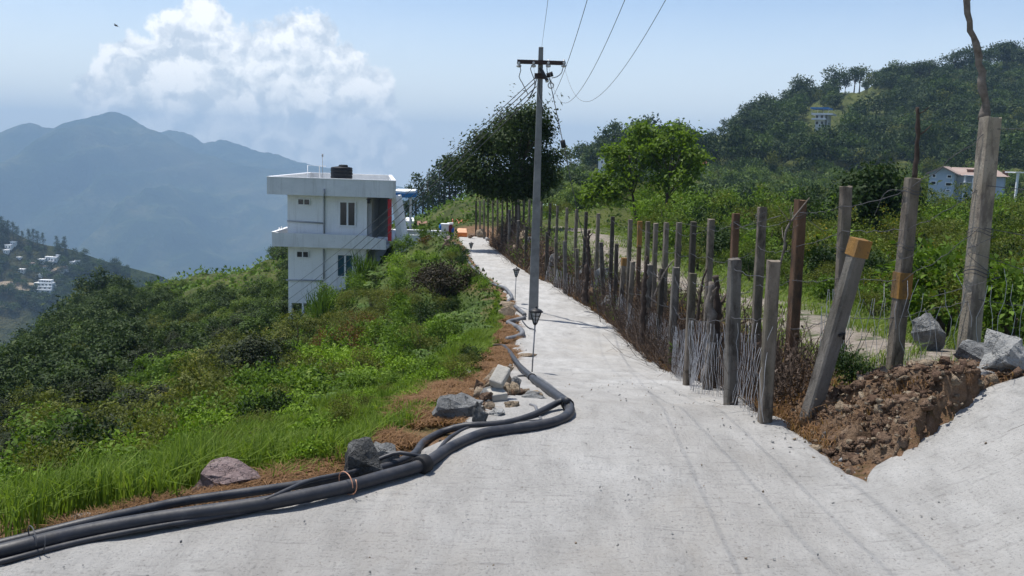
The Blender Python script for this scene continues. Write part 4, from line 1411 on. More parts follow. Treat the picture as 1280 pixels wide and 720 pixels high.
def nearest_f(path, px, py):
    best = min(range(len(path)), key=lambda k: (project(path[k])[0] - px) ** 2 + (project(path[k])[1] - py) ** 2)
    return best / (len(path) - 2)


wrap(pa, nearest_f(pa, 527, 580), .058, M['rubber'], 'black rubber tie wrapped round the bundle below the boulders')
wrap(pa, nearest_f(pa, 711, 506), .047, M['rubber'], 'black rubber tie at the outer bend of the thick pipe', .05)
wrap(pa, nearest_f(pa, 665, 472), .047, M['rubber'], 'black rubber tie on the thick pipe at the lamp foot', .06)


def wire_loop(px, py, r, mat, label, tilt):
    k = int(nearest_f(pa, px, py) * (len(pa) - 2))
    c = pa[k]; d = (pa[k + 1] - pa[k]).normalized()
    s = d.cross(Vector((0, 0, 1))).normalized(); u = s.cross(d)
    pts = [c + u * .02 + s * (r * 1.3 * math.cos(t)) + u * (r * math.sin(t)) + d * tilt * t for t in np.linspace(0, 2 * math.pi * 1.1, 26)]
    b = MB(); b.tube(pts, .0030, 5)
    return tag(b.build('wire_loop', mat), label, 'wire loop')


wire_loop(428, 607, .062, M['copper'], 'copper coloured wire loop tied round the pipe bundle', .004)
wire_loop(40, 680, .06, M['wire'], 'thin pale wire loop round the pipes at the lower left corner', .006)


# ================================================================== FENCES
def post_mesh(h, w, seed, taper=.92):
    rg = random.Random(seed)
    b = MB()
    n = 9
    rows = []
    for k in range(n + 1):
        z = -.35 + (h + .35) * k / n
        f = 1 - (1 - taper) * k / n
        ch = w * .12
        hw = w / 2 * f
        ring = []
        for (sx, sy) in ((-1, -1), (1, -1), (1, 1), (-1, 1)):
            for t in (0, 1):
                ex = (hw - ch, hw) if (t == (0 if sx * sy > 0 else 1)) else (hw, hw - ch)
                x, y = sx * (hw if (t == 0) == (sx * sy > 0) else hw - ch), sy * (hw - ch if (t == 0) == (sx * sy > 0) else hw)
                ring.append((x + rg.uniform(-1, 1) * w * .025, y + rg.uniform(-1, 1) * w * .025, z + (rg.uniform(-1, 1) * w * .1 if k == n else 0)))
        rows.append(ring)
    vs = [p for r in rows for p in r]
    fs = []
    for k in range(n):
        for j in range(8):
            fs.append((k * 8 + j, k * 8 + (j + 1) % 8, (k + 1) * 8 + (j + 1) % 8, (k + 1) * 8 + j))
    fs.append(tuple(n * 8 + j for j in range(8)))
    b.add(vs, fs)
    return b


def wire_strand(b, pts, r, rg, sag=.03, n=10):
    """slack fencing wire through the given points"""
    out = []
    for a, c in zip(pts[:-1], pts[1:]):
        sg = sag * (c - a).length * rg.uniform(.2, 2.2)
        for k in range(n):
            f = k / n
            p = a.lerp(c, f)
            p.z -= sg * 4 * f * (1 - f) + .012 * rg.uniform(-1, 1)
            p.y += .012 * rg.uniform(-1, 1)
            p.x += .012 * rg.uniform(-1, 1)
            out.append(p)
    out.append(pts[-1])
    b.tube(out, r, 4, True)
    return out


def barbs(b, path, rg, r=.0018, every=.14):
    acc = 0
    for a, c in zip(path[:-1], path[1:]):
        acc += (c - a).length
        if acc > every:
            acc = 0
            v = Vector((rg.uniform(-1, 1), rg.uniform(-1, 1), rg.uniform(-1, 1))).normalized() * .02
            b.tube([a - v, a + v], r, 3)


TALL = [  # top pixel x, y, depth, base lean px, width, material
    (1238.5, 146, 6.8, -30, 0.130, 'post_pale', .05), (1140.5, 223, 7.2, -24, 0.107, 'post', .05), (1057.5, 233, 7.7, -12, 0.093, 'post', 0), (1001, 250, 8.4, -14, 0.099, 'post_brown', 0),
    (953, 259, 9.5, -12, 0.090, 'post', 0), (920, 267, 10.6, -10, 0.086, 'post_brown', 0), (889, 274, 12, -8, 0.086, 'post', 0), (867, 277, 13.2, -7, 0.086, 'post_dark', 0), (849, 278, 14.4, -7, 0.090, 'post', 0),
    (833, 278, 15.6, -5, 0.090, 'post', 0), (820, 279, 16.7, -5, 0.086, 'post', 0), (810, 277, 17.8, -4, 0.086, 'post', 0), (800, 277, 18.9, -4, 0.090, 'post_brown', 0), (788, 274, 20.3, -4, 0.095, 'post', 0),
    (766, 271, 22.3, -4, 0.095, 'post_dark', 0), (748, 267, 24.3, -4, 0.095, 'post', 0), (733, 265, 26.2, -4, 0.099, 'post_dark', 0), (721, 262, 28.2, -3, 0.095, 'post', 0), (709, 260, 30.2, -3, 0.095, 'post', 0),
    (697, 257, 32.2, -2, 0.095, 'post', 0), (688, 254, 34.3, -2, 0.103, 'post_dark', 0), (677, 252, 36.4, -1, 0.095, 'post', 0), (662, 250, 38.6, -1, 0.095, 'post', 0), (655, 250, 40.6, -1, 0.095, 'post_dark', 0),
    (648, 249, 42.5, 0, 0.095, 'post', 0), (641, 248, 44.3, 0, 0.095, 'post', 0), (634, 247, 46, 0, 0.095, 'post_dark', 0), (628, 247, 47.6, 0, 0.095, 'post', 0), (622, 247, 49.2, 0, 0.095, 'post', 0),
    (616, 248, 50.8, 0, 0.095, 'post', 0), (610, 249, 52.4, 0, 0.095, 'post_dark', 0), (605, 250, 54, 0, 0.095, 'post', 0), (600, 251, 55.5, 0, 0.095, 'post', 0), (595, 251, 57, 0, 0.103, 'post_dark', 0)]
SHORT = [  # top px, base px, width, material
    ((967, 326), (956, 527), .088, 'post'), ((918.5, 324), (913, 503), .098, 'post_grey'), ((866, 342), (859, 481), .085, 'post'), ((845, 334), (838, 462), .105, 'post_grey'),
    ((828, 336), (821, 445), .09, 'post_dark'), ((812.5, 331), (806, 436), .105, 'post_grey'), ((791, 327), (785, 420), .10, 'post'), ((780, 323), (774, 408), .10, 'post'), ((771, 305), (768, 396), .09, 'post_dark'),
    ((751, 302), (755, 378), .11, 'post_grey'), ((721, 311), (721, 374), .10, 'post'), ((706, 301), (706.5, 366), .11, 'post_grey'), ((695, 298), (694.5, 359), .10, 'post'), ((684, 290), (683, 352), .11, 'post_dark'),
    ((668, 290), (668, 342), .11, 'post'), ((658, 283), (657, 333), .11, 'post_dark'), ((648, 276), (647, 326), .12, 'post_grey'), ((637, 262), (636, 318), .12, 'post_grey'), ((628, 270), (627, 311), .11, 'post')]


def build_fences():
    rg = random.Random(77)
    f1 = empty('wire_fence', (2.6, 9.5, hz(2.6, 9.5)))
    tag(f1, 'barbed wire fence of tall weathered concrete posts bordering the field', 'fence')
    o1 = f1.location.copy()
    heads = []
    SPECIAL = {0: 'tallest and thickest pale post at the right edge', 1: 'post with an ochre painted band at mid height', 3: 'rust brown post with a dead twig across it', 7: 'blackened post', 12: 'post with an orange brown top'}
    for k, (tx, ty, Y, lean, wd, mat, dy) in enumerate(TALL):
        top = at(tx, ty, Y)
        bx = at(tx + lean, ty + (top.z - (hz(top.x, Y) if Y > 7.3 else hz(top.x, Y))) * FPX / Y, Y)
        zb = hz(bx.x, Y)
        base = Vector((bx.x, Y, zb))
        b = post_mesh(top.z - zb, wd, k)
        o = b.build('fence_post', M[mat], f1)
        o.location = base - o1
        dv = (top - base)
        yaw = R(rg.uniform(4, 20))
        o.rotation_euler = (Vector((0, 0, 1)).rotation_difference(dv).to_matrix() @ Matrix.Rotation(yaw, 3, 'Z')).to_euler()
        if k in SPECIAL: o['label'] = SPECIAL[k]
        if k == 1:
            b = MB()
            hh = dv.length
            z0, z1 = hh * .385, hh * .52
            wv = wd * .965
            for zz in np.linspace(z0, z1, 2)[:-1]:
                b.box(-wv / 2 - .004, wv / 2 + .004, -wv / 2 - .004, wv / 2 + .004, z0, z1)
            pb_ = b.build('painted_band', M['yellow_band'], o)
        if k == 12:
            b = MB(); hh = dv.length; wv = wd * .93
            b.box(-wv / 2 - .004, wv / 2 + .004, -wv / 2 - .004, wv / 2 + .004, hh * .72, hh + .008)
            b.build('painted_top', M['yellow_band'], o)
        heads.append((base, top))
    # strands
    for fr in (.93, .74, .52, .28):
        pts = [b_.lerp(t_, fr + rg.uniform(-.04, .04)) + Vector((-.03, -wd * .55, 0)) - o1 for (b_, t_) in heads]
        b = MB()
        p2 = wire_strand(b, [pts[0] + Vector((2.6, -.2, .05))] + pts, .0026, rg, .025)
        barbs(b, p2[:150], rg)
        b.build('wire_strand', M['wire'], f1)
    # loose curls of wire round the posts
    for k in (0, 0, 0, 1, 1, 2, 3, 4, 5, 6, 8):
        b_, t_ = heads[k]
        c = b_.lerp(t_, rg.uniform(.35, .95)) - o1
        w_ = TALL[k][4] * .62
        b = MB()
        b.tube([c + Vector((w_ * math.cos(a) * 1.1, w_ * math.sin(a) * 1.1, .02 * math.sin(a * 2 + k) + .004 * a)) for a in np.linspace(0, 13, 60)], .0026, 4)
        e0 = c + Vector((w_, -w_, 0))
        b.tube(smooth_path([e0, e0 + Vector((rg.uniform(-.3, .3), -.05, rg.uniform(-.1, .2))), e0 + Vector((rg.uniform(-.5, .5), .05, rg.uniform(-.25, .15)))], .04), .0022, 4)
        b.build('wire_tie', M['wire'], f1)

    # short roadside fence with hexagonal netting
    f2 = empty('netting_fence', on_ground(956, 527))
    tag(f2, 'low fence of short concrete posts hung with rusty chicken wire along the right road edge', 'fence')
    o2 = f2.location.copy()
    feet = []
    for k, (tp, bp, wd, mat) in enumerate(SHORT):
        g = on_ground(*bp)
        top = at(tp[0], tp[1], g.y)
        b = post_mesh(top.z - g.z, wd, 50 + k)
        o = b.build('fence_post', M[mat], f2)
        o.location = g - o2
        o.rotation_euler = (Vector((0, 0, 1)).rotation_difference(top - g).to_matrix() @ Matrix.Rotation(R(rg.uniform(3, 14)), 3, 'Z')).to_euler()
        if k == 7:
            b = MB(); hh = (top - g).length; wv = wd * .95
            b.box(-wv / 2 - .004, wv / 2 + .004, -wv / 2 - .004, wv / 2 + .004, hh - .16, hh + .012)
            b.build('painted_top', M['yellow_band'], o)
            o['label'] = 'short post with an ochre top'
        feet.append((g, top))
    for fr in (.94, .62):
        b = MB()
        wire_strand(b, [f_.lerp(t_, fr + rg.uniform(-.05, .05)) + Vector((-.02, -.06, 0)) - o2 for f_, t_ in feet], .0025, rg, .02)
        b.build('wire_strand', M['wire'], f2)

    # netting: hexagonal mesh as zigzag wires, hung a little slack
    def netting(path, h0, hgt, cell, r, name, parent, org, seed, torn=0.0, mat='galv'):
        rn = np.random.default_rng(seed)
        # path = list of ground points; build param along it
        P = smooth_path(path, .05)
        L = [0]
        for a, c in zip(P[:-1], P[1:]): L.append(L[-1] + (c - a).length)
        L = np.array(L); arr = np.array([p[:] for p in P])
        ncol = int(L[-1] / cell)
        nrow = int(hgt / (cell * 1.5))
        vs, qs = [], []
        nb = 0
        for c in range(ncol):
            top = hgt * (1 - torn * rn.random())
            pts = []
            for k in range(int(nrow * top / hgt)):
                z = h0 + k * hgt / nrow
                zig = .25 * cell if (k // 2 + 0) % 2 == 0 else -.25 * cell
                s = (c + .5) * cell + zig * (1 if c % 2 else -1) + .012 * math.sin(z * 9 + c * .7 + seed)
                s = min(max(s, 0), L[-1])
                g = np.array([np.interp(s, L, arr[:, j]) for j in range(3)])
                bul = .04 * math.sin(s * 2.1 + seed) + .03 * math.sin(z * 5 + s * 3.3) + .02 * rn.uniform(-1, 1)
                zs = z * (1 + .05 * math.sin(s * 1.3 + seed))
                pts.append(g + [-bul * .8, -bul * .6, zs])
            if len(pts) < 3: continue
            pts = np.array(pts)
            n = len(pts)
            # square cross-section strip
            offs = np.array([[-r, 0, 0], [0, -r, 0], [r, 0, 0]])
            vs.append((pts[:, None, :] + offs[None]).reshape(-1, 3))
            i = np.arange(n - 1)[:, None] * 3 + np.array([0, 1])[None] + nb
            qs.append(np.stack([i, i + 1, i + 4, i + 3], -1).reshape(-1, 4))
            nb += n * 3
        o = link(name, mesh_quads(name, np.concatenate(vs) - np.array(org[:]), np.concatenate(qs)), parent, [M[mat]])
        return o
    fpts = [g + Vector((-.03, -.09, 0)) for g, t in feet]
    netting(fpts[:8], .02, .86, .055, .0018, 'wire_netting', f2, o2, 3, .25)
    netting(fpts[7:14], .05, .9, .12, .0042, 'wire_netting', f2, o2, 5, .4)
    a, c, d = heads[0][0], heads[1][0], heads[2][0]
    netting([a + Vector((.9, -.1, 0)), a + Vector((-.05, -.13, -.05)), c + Vector((0, -.12, 0)), d + Vector((.1, -.1, 0)), feet[0][0] + Vector((.45, .35, .1))], .05, 1.0, .075, .002, 'wire_netting', f1, o1, 9, .35)

    # the leaning post
    g = on_ground(1011, 527); top = at(1076, 300, g.y - .12)
    b = post_mesh((top - g).length, .112, 200)
    lp = b.build('leaning_post', M['post_grey']); lp.location = g
    lp.rotation_euler = (Vector((0, 0, 1)).rotation_difference(top - g).to_matrix() @ Matrix.Rotation(R(14), 3, 'Z')).to_euler()
    tag(lp, 'grey concrete post leaning to the right with an ochre painted top', 'post')
    b = MB(); hh = (top - g).length; wv = .106
    b.box(-wv / 2 - .002, wv / 2 + .002, -wv / 2 - .002, wv / 2 + .002, hh - .115, hh + .006); b.build('painted_top', M['yellow_band'], lp)
    b = MB(); b.tube([(.0, -.06, hh * .5), (.02, -.085, hh * .52), (.03, -.075, hh * .49)], .012, 6); b.build('bolt', M['black'], lp)
    return heads, feet


HEADS, FEET = build_fences()


def stick(name, pix, Y, rads, mat, label, seed, cat='branch', twigs=0, group=None):
    rg = random.Random(seed)
    pts = smooth_path([at(x, y, Y if not hasattr(Y, '__len__') else Y[k]) for k, (x, y) in enumerate(pix)], .05)
    n = len(pts)
    rr = [float(np.interp(k / (n - 1), np.linspace(0, 1, len(rads)), rads)) * rg.uniform(.8, 1.22) for k in range(n)]
    pts = [p + Vector((rg.uniform(-1, 1), rg.uniform(-1, 1), 0)) * rr[0] * .25 for p in pts]
    b = MB(); b.tube(pts, rr, 9)
    for _ in range(twigs):
        k = rg.randrange(n // 4, n)
        a = pts[k]
        d = Vector((rg.uniform(-1, 1), rg.uniform(-.6, .6), rg.uniform(.2, 1))).normalized()
        l = rg.uniform(.08, .22)
        b.tube([a, a + d * l * .5, a + d * l + Vector((rg.uniform(-.03, .03), 0, .02))], [rr[k] * .5, rr[k] * .35, rr[k] * .15], 6)
    return tag(b.build(name, mat), label, cat, group)


stick('dead_branch', [(1231, 150), (1231, 130), (1225, 80), (1214, 38), (1207, 5), (1203, -40)], 6.84, [.036, .026, .024, .019, .015], M['deadwood'], 'bare crooked branch standing up from the tallest pale post', 2, twigs=2)
stick('dead_branch', [(1143, 226), (1146, 190), (1148, 160), (1146, 134)], 7.24, [.022, .018, .019, .012], M['darkwood'], 'short dark broken stick standing on top of the ochre banded post', 3, twigs=2)
stick('dead_branch', [(975, 332), (980, 312), (982, 290), (988, 278), (1000, 262), (1012, 247)], 8.2, [.012, .012, .010, .008, .005], M['deadwood'], 'thin forked grey twig caught against the rust brown post', 4, twigs=5)
stick('dead_branch', [(962, 440), (966, 400), (972, 350), (974, 330)], 7.4, [.016, .015, .013, .010], M['darkwood'], 'dark stick tied behind the nearest short post', 14)
for k, (pix, Y, rr, lab) in enumerate((
        ([(884, 512), (885, 480), (888, 440), (889, 400), (888, 352)], 9.0, [.055, .06, .05, .045, .03], 'pale gnarled dead stump standing in the chicken wire'),
        ([(893, 508), (893, 470), (894, 430), (896, 400), (895, 345)], 9.15, [.05, .045, .05, .04, .03], 'dark gnarled dead trunk beside the pale stump in the fence'),
        ([(818, 370), (826, 350), (834, 335), (842, 325)], 12.5, [.016, .014, .012, .008], 'thin dead stick slanting across the middle fence posts'),
        ([(731, 378), (733, 350), (735, 325), (735, 300), (736, 288)], 22.0, [.08, .07, .06, .05, .03], 'dark dead trunk standing among the far short posts'),
        ([(803, 430), (804, 390), (806, 350), (809, 320)], 14.8, [.04, .045, .04, .02], 'dark branching stump wedged in the middle of the netting fence'),
        ([(872, 400), (875, 372), (880, 345), (884, 335)], 10.3, [.018, .016, .014, .010], 'short dark stick beside the blackened post'))):
    stick('dead_stump', pix, Y, rr, M['deadwood'] if k in (0, 2) else M['darkwood'], lab, 20 + k, 'stump', twigs=4)
# ================================================================== VEGETATION
L = {}
L['mid'] = mat_leaf('leaf_mid_green', (.042, .085, .012), (.150, .240, .034), (.23, .29, .06))
L['bright'] = mat_leaf('leaf_bright_green', (.080, .150, .013), (.220, .340, .040), (.31, .40, .07))
L['olive'] = mat_leaf('leaf_olive', (.050, .066, .014), (.165, .185, .042), (.26, .23, .06))
L['dark'] = mat_leaf('leaf_dark_green', (.011, .026, .007), (.036, .066, .016), (.06, .085, .028), .25)
L['dusky'] = mat_leaf('leaf_dusky_green', (.018, .026, .012), (.045, .058, .025), (.07, .062, .035), .2)
L['rust'] = mat_leaf('leaf_rusty', (.055, .035, .012), (.160, .095, .030), (.10, .12, .03))
L['purple'] = mat_leaf('leaf_purple_brown', (.022, .020, .012), (.070, .055, .035), (.10, .07, .045), .15)
L['fern'] = mat_leaf('fern_green', (.055, .115, .024), (.180, .265, .078), (.26, .31, .10), .4)
L['yellow'] = mat_leaf('leaf_with_yellow_flowers', (.042, .070, .012), (.135, .180, .030), (.46, .30, .02), .3)
L['grass'] = mat_leaf('grass_blade', (.070, .120, .014), (.220, .310, .052), (.42, .40, .15), .42)
L['lawn'] = mat_leaf('short_grass', (.065, .110, .016), (.185, .260, .048), (.27, .27, .09), .4)
L['straw'] = mat_leaf('dry_straw', (.12, .062, .030), (.33, .195, .10), (.44, .31, .18), .3, .7)
L['twig'] = mat_leaf('dry_twig', (.035, .024, .018), (.12, .088, .068), (.22, .18, .15), .05, .8)
L['hill1'] = mat_leaf('hill_foliage', (.030, .060, .011), (.090, .140, .026), (.14, .18, .04), .25)
L['hill2'] = mat_leaf('hill_foliage_light', (.055, .100, .018), (.150, .210, .044), (.21, .25, .06), .3)
L['hill3'] = mat_leaf('hill_foliage_dark', (.018, .036, .009), (.052, .082, .020), (.08, .11, .03), .2)
L['bark'] = mat_plain('bark', (.045, .035, .027), (.12, .095, .075), 12, .9, .01)


def unit(v):
    return v / np.maximum(np.linalg.norm(v, axis=-1, keepdims=True), 1e-9)


def leaf_quads(pos, dirs, nor, length, aspect, fold=.12):
    """one folded quad per leaf"""
    n = len(pos)
    length = np.broadcast_to(np.asarray(length, float).reshape(-1, 1), (n, 1))
    dirs = unit(dirs)
    side = unit(np.cross(dirs, nor))
    up = np.cross(side, dirs)
    a = pos
    c = pos + dirs * length - up * length * .12
    m = pos + dirs * length * .45 + up * length * fold
    b = m + side * length * aspect * .5
    d = m - side * length * aspect * .5
    V = np.stack([a, b, c, d], 1).reshape(-1, 3)
    Q = np.arange(n * 4).reshape(-1, 4)
    return V, Q


def clump_leaves(rng, centers, per, spread, size, aspect=.5, upb=.55, outc=None, flat=.8, form=None):
    n = len(centers) * per
    c = np.repeat(centers, per, 0)
    off = rng.normal(0, 1, (n, 3)) * np.repeat(np.broadcast_to(spread, len(centers)), per)[:, None] * [1, 1, flat]
    pos = c + off
    rnd = unit(rng.normal(0, 1, (n, 3)))
    o = unit(off + 1e-6)
    if outc is not None:
        o = unit(o + .8 * unit(pos - outc))
    dirs = unit(rnd * .8 + o * .8 + np.array([0, 0, -.15]))
    nor = unit(rnd[:, [1, 2, 0]] * .8 + o * .35 + np.array([0, 0, upb * 1.5]))
    if form is not None:
        nf = np.repeat(form, per, 0)
        nor = unit(rnd[:, [1, 2, 0]] * .42 + nf * 1.0 + np.array([0, 0, .25]))
        dirs = unit(np.cross(nor, rnd))
    ln = size * rng.uniform(.55, 1.3, n)
    return leaf_quads(pos, dirs, nor, ln, aspect)


def lobes_points(rng, lobes, per_lobe, inner=.55):
    """points spread through the outer part of each lobe (x, y, z, r)"""
    out, nrm = [], []
    for (x, y, z, r) in lobes:
        d = unit(rng.normal(0, 1, (per_lobe, 3)))
        d[:, 2] = np.where(d[:, 2] < -.5, -d[:, 2] * .4, d[:, 2])
        rr = r * (inner + (1 - inner) * rng.random((per_lobe, 1)) ** .6) * rng.uniform(.85, 1.15, (per_lobe, 1))
        out.append(np.array([x, y, z]) + d * rr * [1, 1, .85])
        nrm.append(d)
    global LAST_N
    LAST_N = np.concatenate(nrm)
    return np.concatenate(out)


def crown_lobes(rng, rx, rz, zc, n, rl=.42):
    ls = []
    for k in range(n):
        d = unit(rng.normal(0, 1, 3))
        f = rng.uniform(.35, .75)
        ls.append((d[0] * rx * f, d[1] * rx * f, zc + d[2] * rz * f * (1 if d[2] > 0 else .8), rx * rl * rng.uniform(.7, 1.25)))
    return ls


def tubes_np(segs, n=5):
    b = MB()
    for pts, rr in segs:
        b.tube(pts, rr, n)
    return b


def merge(parts):
    Vs, Qs, nb = [], [], 0
    for V, Q in parts:
        Vs.append(V); Qs.append(Q + nb); nb += len(V)
    return np.concatenate(Vs), np.concatenate(Qs)


class Plant:
    """foliage + woody mesh data, reused by every copy"""
    def __init__(self, fol, wood):
        self.fol, self.wood = fol, wood          # (V,Q), MB or None


def make_shrub(seed, h=.9, r=.5, n=60, per=13, size=.075, aspect=.5, lob=7, upb=.5):
    rng = np.random.default_rng(seed)
    lobes = crown_lobes(rng, r, h * .45, h * .52, lob, .48)
    c = lobes_points(rng, lobes, max(3, n // lob), .45)
    c[:, 2] = np.maximum(c[:, 2], .05 * h)
    fol = clump_leaves(rng, c, per, size * .95, size, aspect, upb, np.array([0, 0, h * .4]))
    b = MB()
    for (x, y, z, rr) in lobes[:6]:
        b.tube([(0, 0, -.1), (x * .35, y * .35, z * .5), (x, y, z)], [.014 * h * 1.6, .010 * h * 1.4, .004], 5)
    return Plant(fol, b)


def make_fern(seed, size=.75, fr=10):
    rng = np.random.default_rng(seed)
    P = []
    W_ = MB()
    for k in range(fr):
        a = 2 * math.pi * (k + rng.uniform(-.3, .3)) / fr
        l = size * rng.uniform(.7, 1.15)
        t = np.linspace(.08, 1, 20)
        rad = l * (t * .85)
        z = l * (1.05 * t - .85 * t ** 2.2) * rng.uniform(.75, 1.1)
        ax = np.stack([np.cos(a) * rad, np.sin(a) * rad, z], 1)
        tan = unit(np.gradient(ax, axis=0))
        W_.tube([(0, 0, -.05)] + [tuple(q) for q in ax[::4]], [.006, .006, .005, .004, .003, .002], 4)
        sd = np.array([-math.sin(a), math.cos(a), 0])
        pl = l * .26 * np.sin(np.clip(t * 1.08, 0, 1) * math.pi) ** .7 + .012
        for s in (-1, 1):
            dirs = unit(sd * s + tan * .55 + [0, 0, -.12])
            nor = np.cross(tan, sd) + 0.0
            nor = np.where(nor[:, 2:3] < 0, -nor, nor) + rng.normal(0, .12, (20, 3))
            P.append(leaf_quads(ax, dirs, nor, pl, .3, .03))
    return Plant(merge(P), W_)


def make_broom(seed, h=1.2, n=260, spread=.35):
    """upright whippy plant"""
    rng = np.random.default_rng(seed)
    pos = np.stack([rng.normal(0, spread * .35, n), rng.normal(0, spread * .35, n), rng.uniform(0, h * .45, n)], 1)
    d = np.stack([pos[:, 0] * 1.2 + rng.normal(0, .18, n), pos[:, 1] * 1.2 + rng.normal(0, .18, n), np.ones(n)], 1)
    return Plant(leaf_quads(pos, d, rng.normal(0, 1, (n, 3)), rng.uniform(.3, .6, n) * h, .045, .01), None)


def make_tree(seed, h, rx, kind='round', n=60, per=12, size=.28, form=False):
    rng = np.random.default_rng(seed)
    b = MB()
    tr = .022 * h
    if kind == 'round':
        zc, rz = h * .58, h * .40
        lobes = crown_lobes(rng, rx, rz, zc, 9, .45)
    elif kind == 'flat':
        zc, rz = h * .66, h * .30
        lobes = crown_lobes(rng, rx, rz, zc, 9, .42)
    else:  # conifer: tiers
        lobes = []
        for k in range(9):
            f = k / 8
            z = h * (.2 + .72 * f)
            rr = rx * (1 - f) ** .75 + .12 * rx
            a = rng.uniform(0, 6.28)
            lobes.append((math.cos(a) * rr * .45, math.sin(a) * rr * .45, z, rr * .75))
    c = lobes_points(rng, lobes, max(2, n // len(lobes)), .5)
    fol = clump_leaves(rng, c, per, size * .9, size, .55, .6, np.array([0, 0, h * .45]), .7, LAST_N if form else None)
    top = (rng.normal(0, .02) * h, rng.normal(0, .02) * h, h * (.9 if kind == 'conifer' else .66))
    b.tube([(0, 0, -.4), (top[0] * .4, top[1] * .4, h * .3), top], [tr * 1.2, tr * .85, tr * .3], 6)
    if kind != 'conifer':
        for (x, y, z, rr) in lobes[:5]:
            b.tube([(top[0] * .5, top[1] * .5, h * .34), (x * .5, y * .5, (z + h * .34) * .52), (x, y, z)], [tr * .5, tr * .35, tr * .12], 5)
    return Plant(fol, b)


class Kind:
    """shared meshes of one sort of plant"""
    def __init__(self, plants, mat, names=('foliage', 'stem')):
        self.items = []
        self.names = names
        self.mat = mat
        for p in plants:
            f = mesh_quads(names[0], p.fol[0], p.fol[1]); f.materials.append(mat)
            wmesh = None
            if p.wood is not None and p.wood.v:
                wmesh = bpy.data.meshes.new(names[1])
                wmesh.from_pydata(p.wood.v, [], p.wood.f)
                wmesh.polygons.foreach_set('use_smooth', p.wood.s)
                wmesh.materials.append(L['bark'])
            self.items.append((f, wmesh, p))

    def put(self, name, k, loc, s, rz, label, cat, group=None, tilt=(0, 0)):
        f, wm, p = self.items[k % len(self.items)]
        sc = s if hasattr(s, '__len__') else (s, s, s)
        if wm is None:
            o = bpy.data.objects.new(name, f); COL.objects.link(o)
            o.location, o.rotation_euler, o.scale = loc, (tilt[0], tilt[1], rz), sc
            return tag(o, label, cat, group)
        e = empty(name, loc, rz); e.scale = sc; e.rotation_euler = (tilt[0], tilt[1], rz)
        for nm, me in ((self.names[0], f), (self.names[1], wm)):
            o = bpy.data.objects.new(nm, me); COL.objects.link(o); o.parent = e
        return tag(e, label, cat, group)

    def one(self, k):
        """foliage and wood joined, for trees too small to show parts"""
        f, wm, p = self.items[k % len(self.items)]
        key = '_one%d' % (k % len(self.items))
        if not hasattr(self, key):
            V, Q = p.fol
            idx = np.zeros(len(Q), np.int32)
            if p.wood is not None and p.wood.v:
                qw = np.array([q for q in p.wood.f if len(q) == 4])
                V2 = np.array(p.wood.v)
                idx = np.concatenate([idx, np.ones(len(qw), np.int32)])
                V, Q = np.concatenate([V, V2]), np.concatenate([Q, qw + len(V)])
            me = mesh_quads(self.names[0], V, Q, False, idx)
            me.materials.append(self.mat); me.materials.append(L['bark'])
            setattr(self, key, me)
        return getattr(self, key)

    def put_one(self, name, k, loc, s, rz, label, cat, group=None):
        o = bpy.data.objects.new(name, self.one(k)); COL.objects.link(o)
        o.location, o.rotation_euler, o.scale = loc, (0, 0, rz), (s if hasattr(s, '__len__') else (s, s, s))
        return tag(o, label, cat, group)


def mass(name, kinds, pts, scales, picks, seed, parent=None):
    """many far plants read as one mass: a single stuff mesh"""
    rg = np.random.default_rng(seed)
    Vs, Qs, Mi, nb = [], [], [], 0
    mats = [k.mat for k in kinds]
    for p, s, kd in zip(pts, scales, picks):
        f, wm, pl = kinds[kd].items[rg.integers(len(kinds[kd].items))]
        V, Q = pl.fol
        a = rg.uniform(0, 6.28); c, sn = math.cos(a) * s, math.sin(a) * s
        W = np.stack([V[:, 0] * c - V[:, 1] * sn, V[:, 0] * sn + V[:, 1] * c, V[:, 2] * s * rg.uniform(.85, 1.2)], 1) + p
        Vs.append(W.astype(np.float32)); Qs.append((Q + nb).astype(np.int32)); Mi.append(np.full(len(Q), kd, np.int32)); nb += len(V)
    o = link(name, mesh_quads(name, np.concatenate(Vs), np.concatenate(Qs), False, np.concatenate(Mi)), parent, mats)
    return tag(o, kind='stuff')


# ---- sorts of plants 
K = {}
K['shrub_mid'] = Kind([make_shrub(s, .9, .55, 84, 13, .085) for s in (1, 2, 3)], L['mid'])
K['shrub_bright'] = Kind([make_shrub(s, .8, .45, 60, 12, .095, .42) for s in (11, 12)], L['bright'])
K['shrub_olive'] = Kind([make_shrub(s, 1.0, .6, 110, 16, .050) for s in (21, 22, 23)], L['olive'])
K['shrub_dark'] = Kind([make_shrub(s, .9, .55, 84, 13, .080) for s in (31, 32)], L['dark'])
K['shrub_rust'] = Kind([make_shrub(s, .9, .5, 80, 14, .055) for s in (41, 42)], L['rust'])
K['shrub_purple'] = Kind([make_shrub(51, 1.0, .62, 320, 20, .04, .6, 12)], L['purple'])
K['shrub_yellow'] = Kind([make_shrub(s, 1.1, .6, 110, 15, .055, .4) for s in (61, 62, 63)], L['yellow'])
K['fern'] = Kind([make_fern(s) for s in (71, 72, 73)], L['fern'], ('fronds', 'stem'))
K['broom'] = Kind([make_broom(s) for s in (81, 82)], L['mid'], ('blades', 'stem'))
K['bush_dusky'] = Kind([make_tree(s, 2.6, 1.3, 'round', 150, 14, .12, True) for s in (91, 92, 93)], L['dusky'], ('crown', 'trunk'))
K['bush_olive'] = Kind([make_tree(s, 2.6, 1.3, 'round', 150, 14, .11, True) for s in (101, 102, 103)], L['olive'], ('crown', 'trunk'))
K['bush_mid'] = Kind([make_tree(s, 2.6, 1.35, 'round', 140, 14, .14, True) for s in (111, 112, 113)], L['mid'], ('crown', 'trunk'))
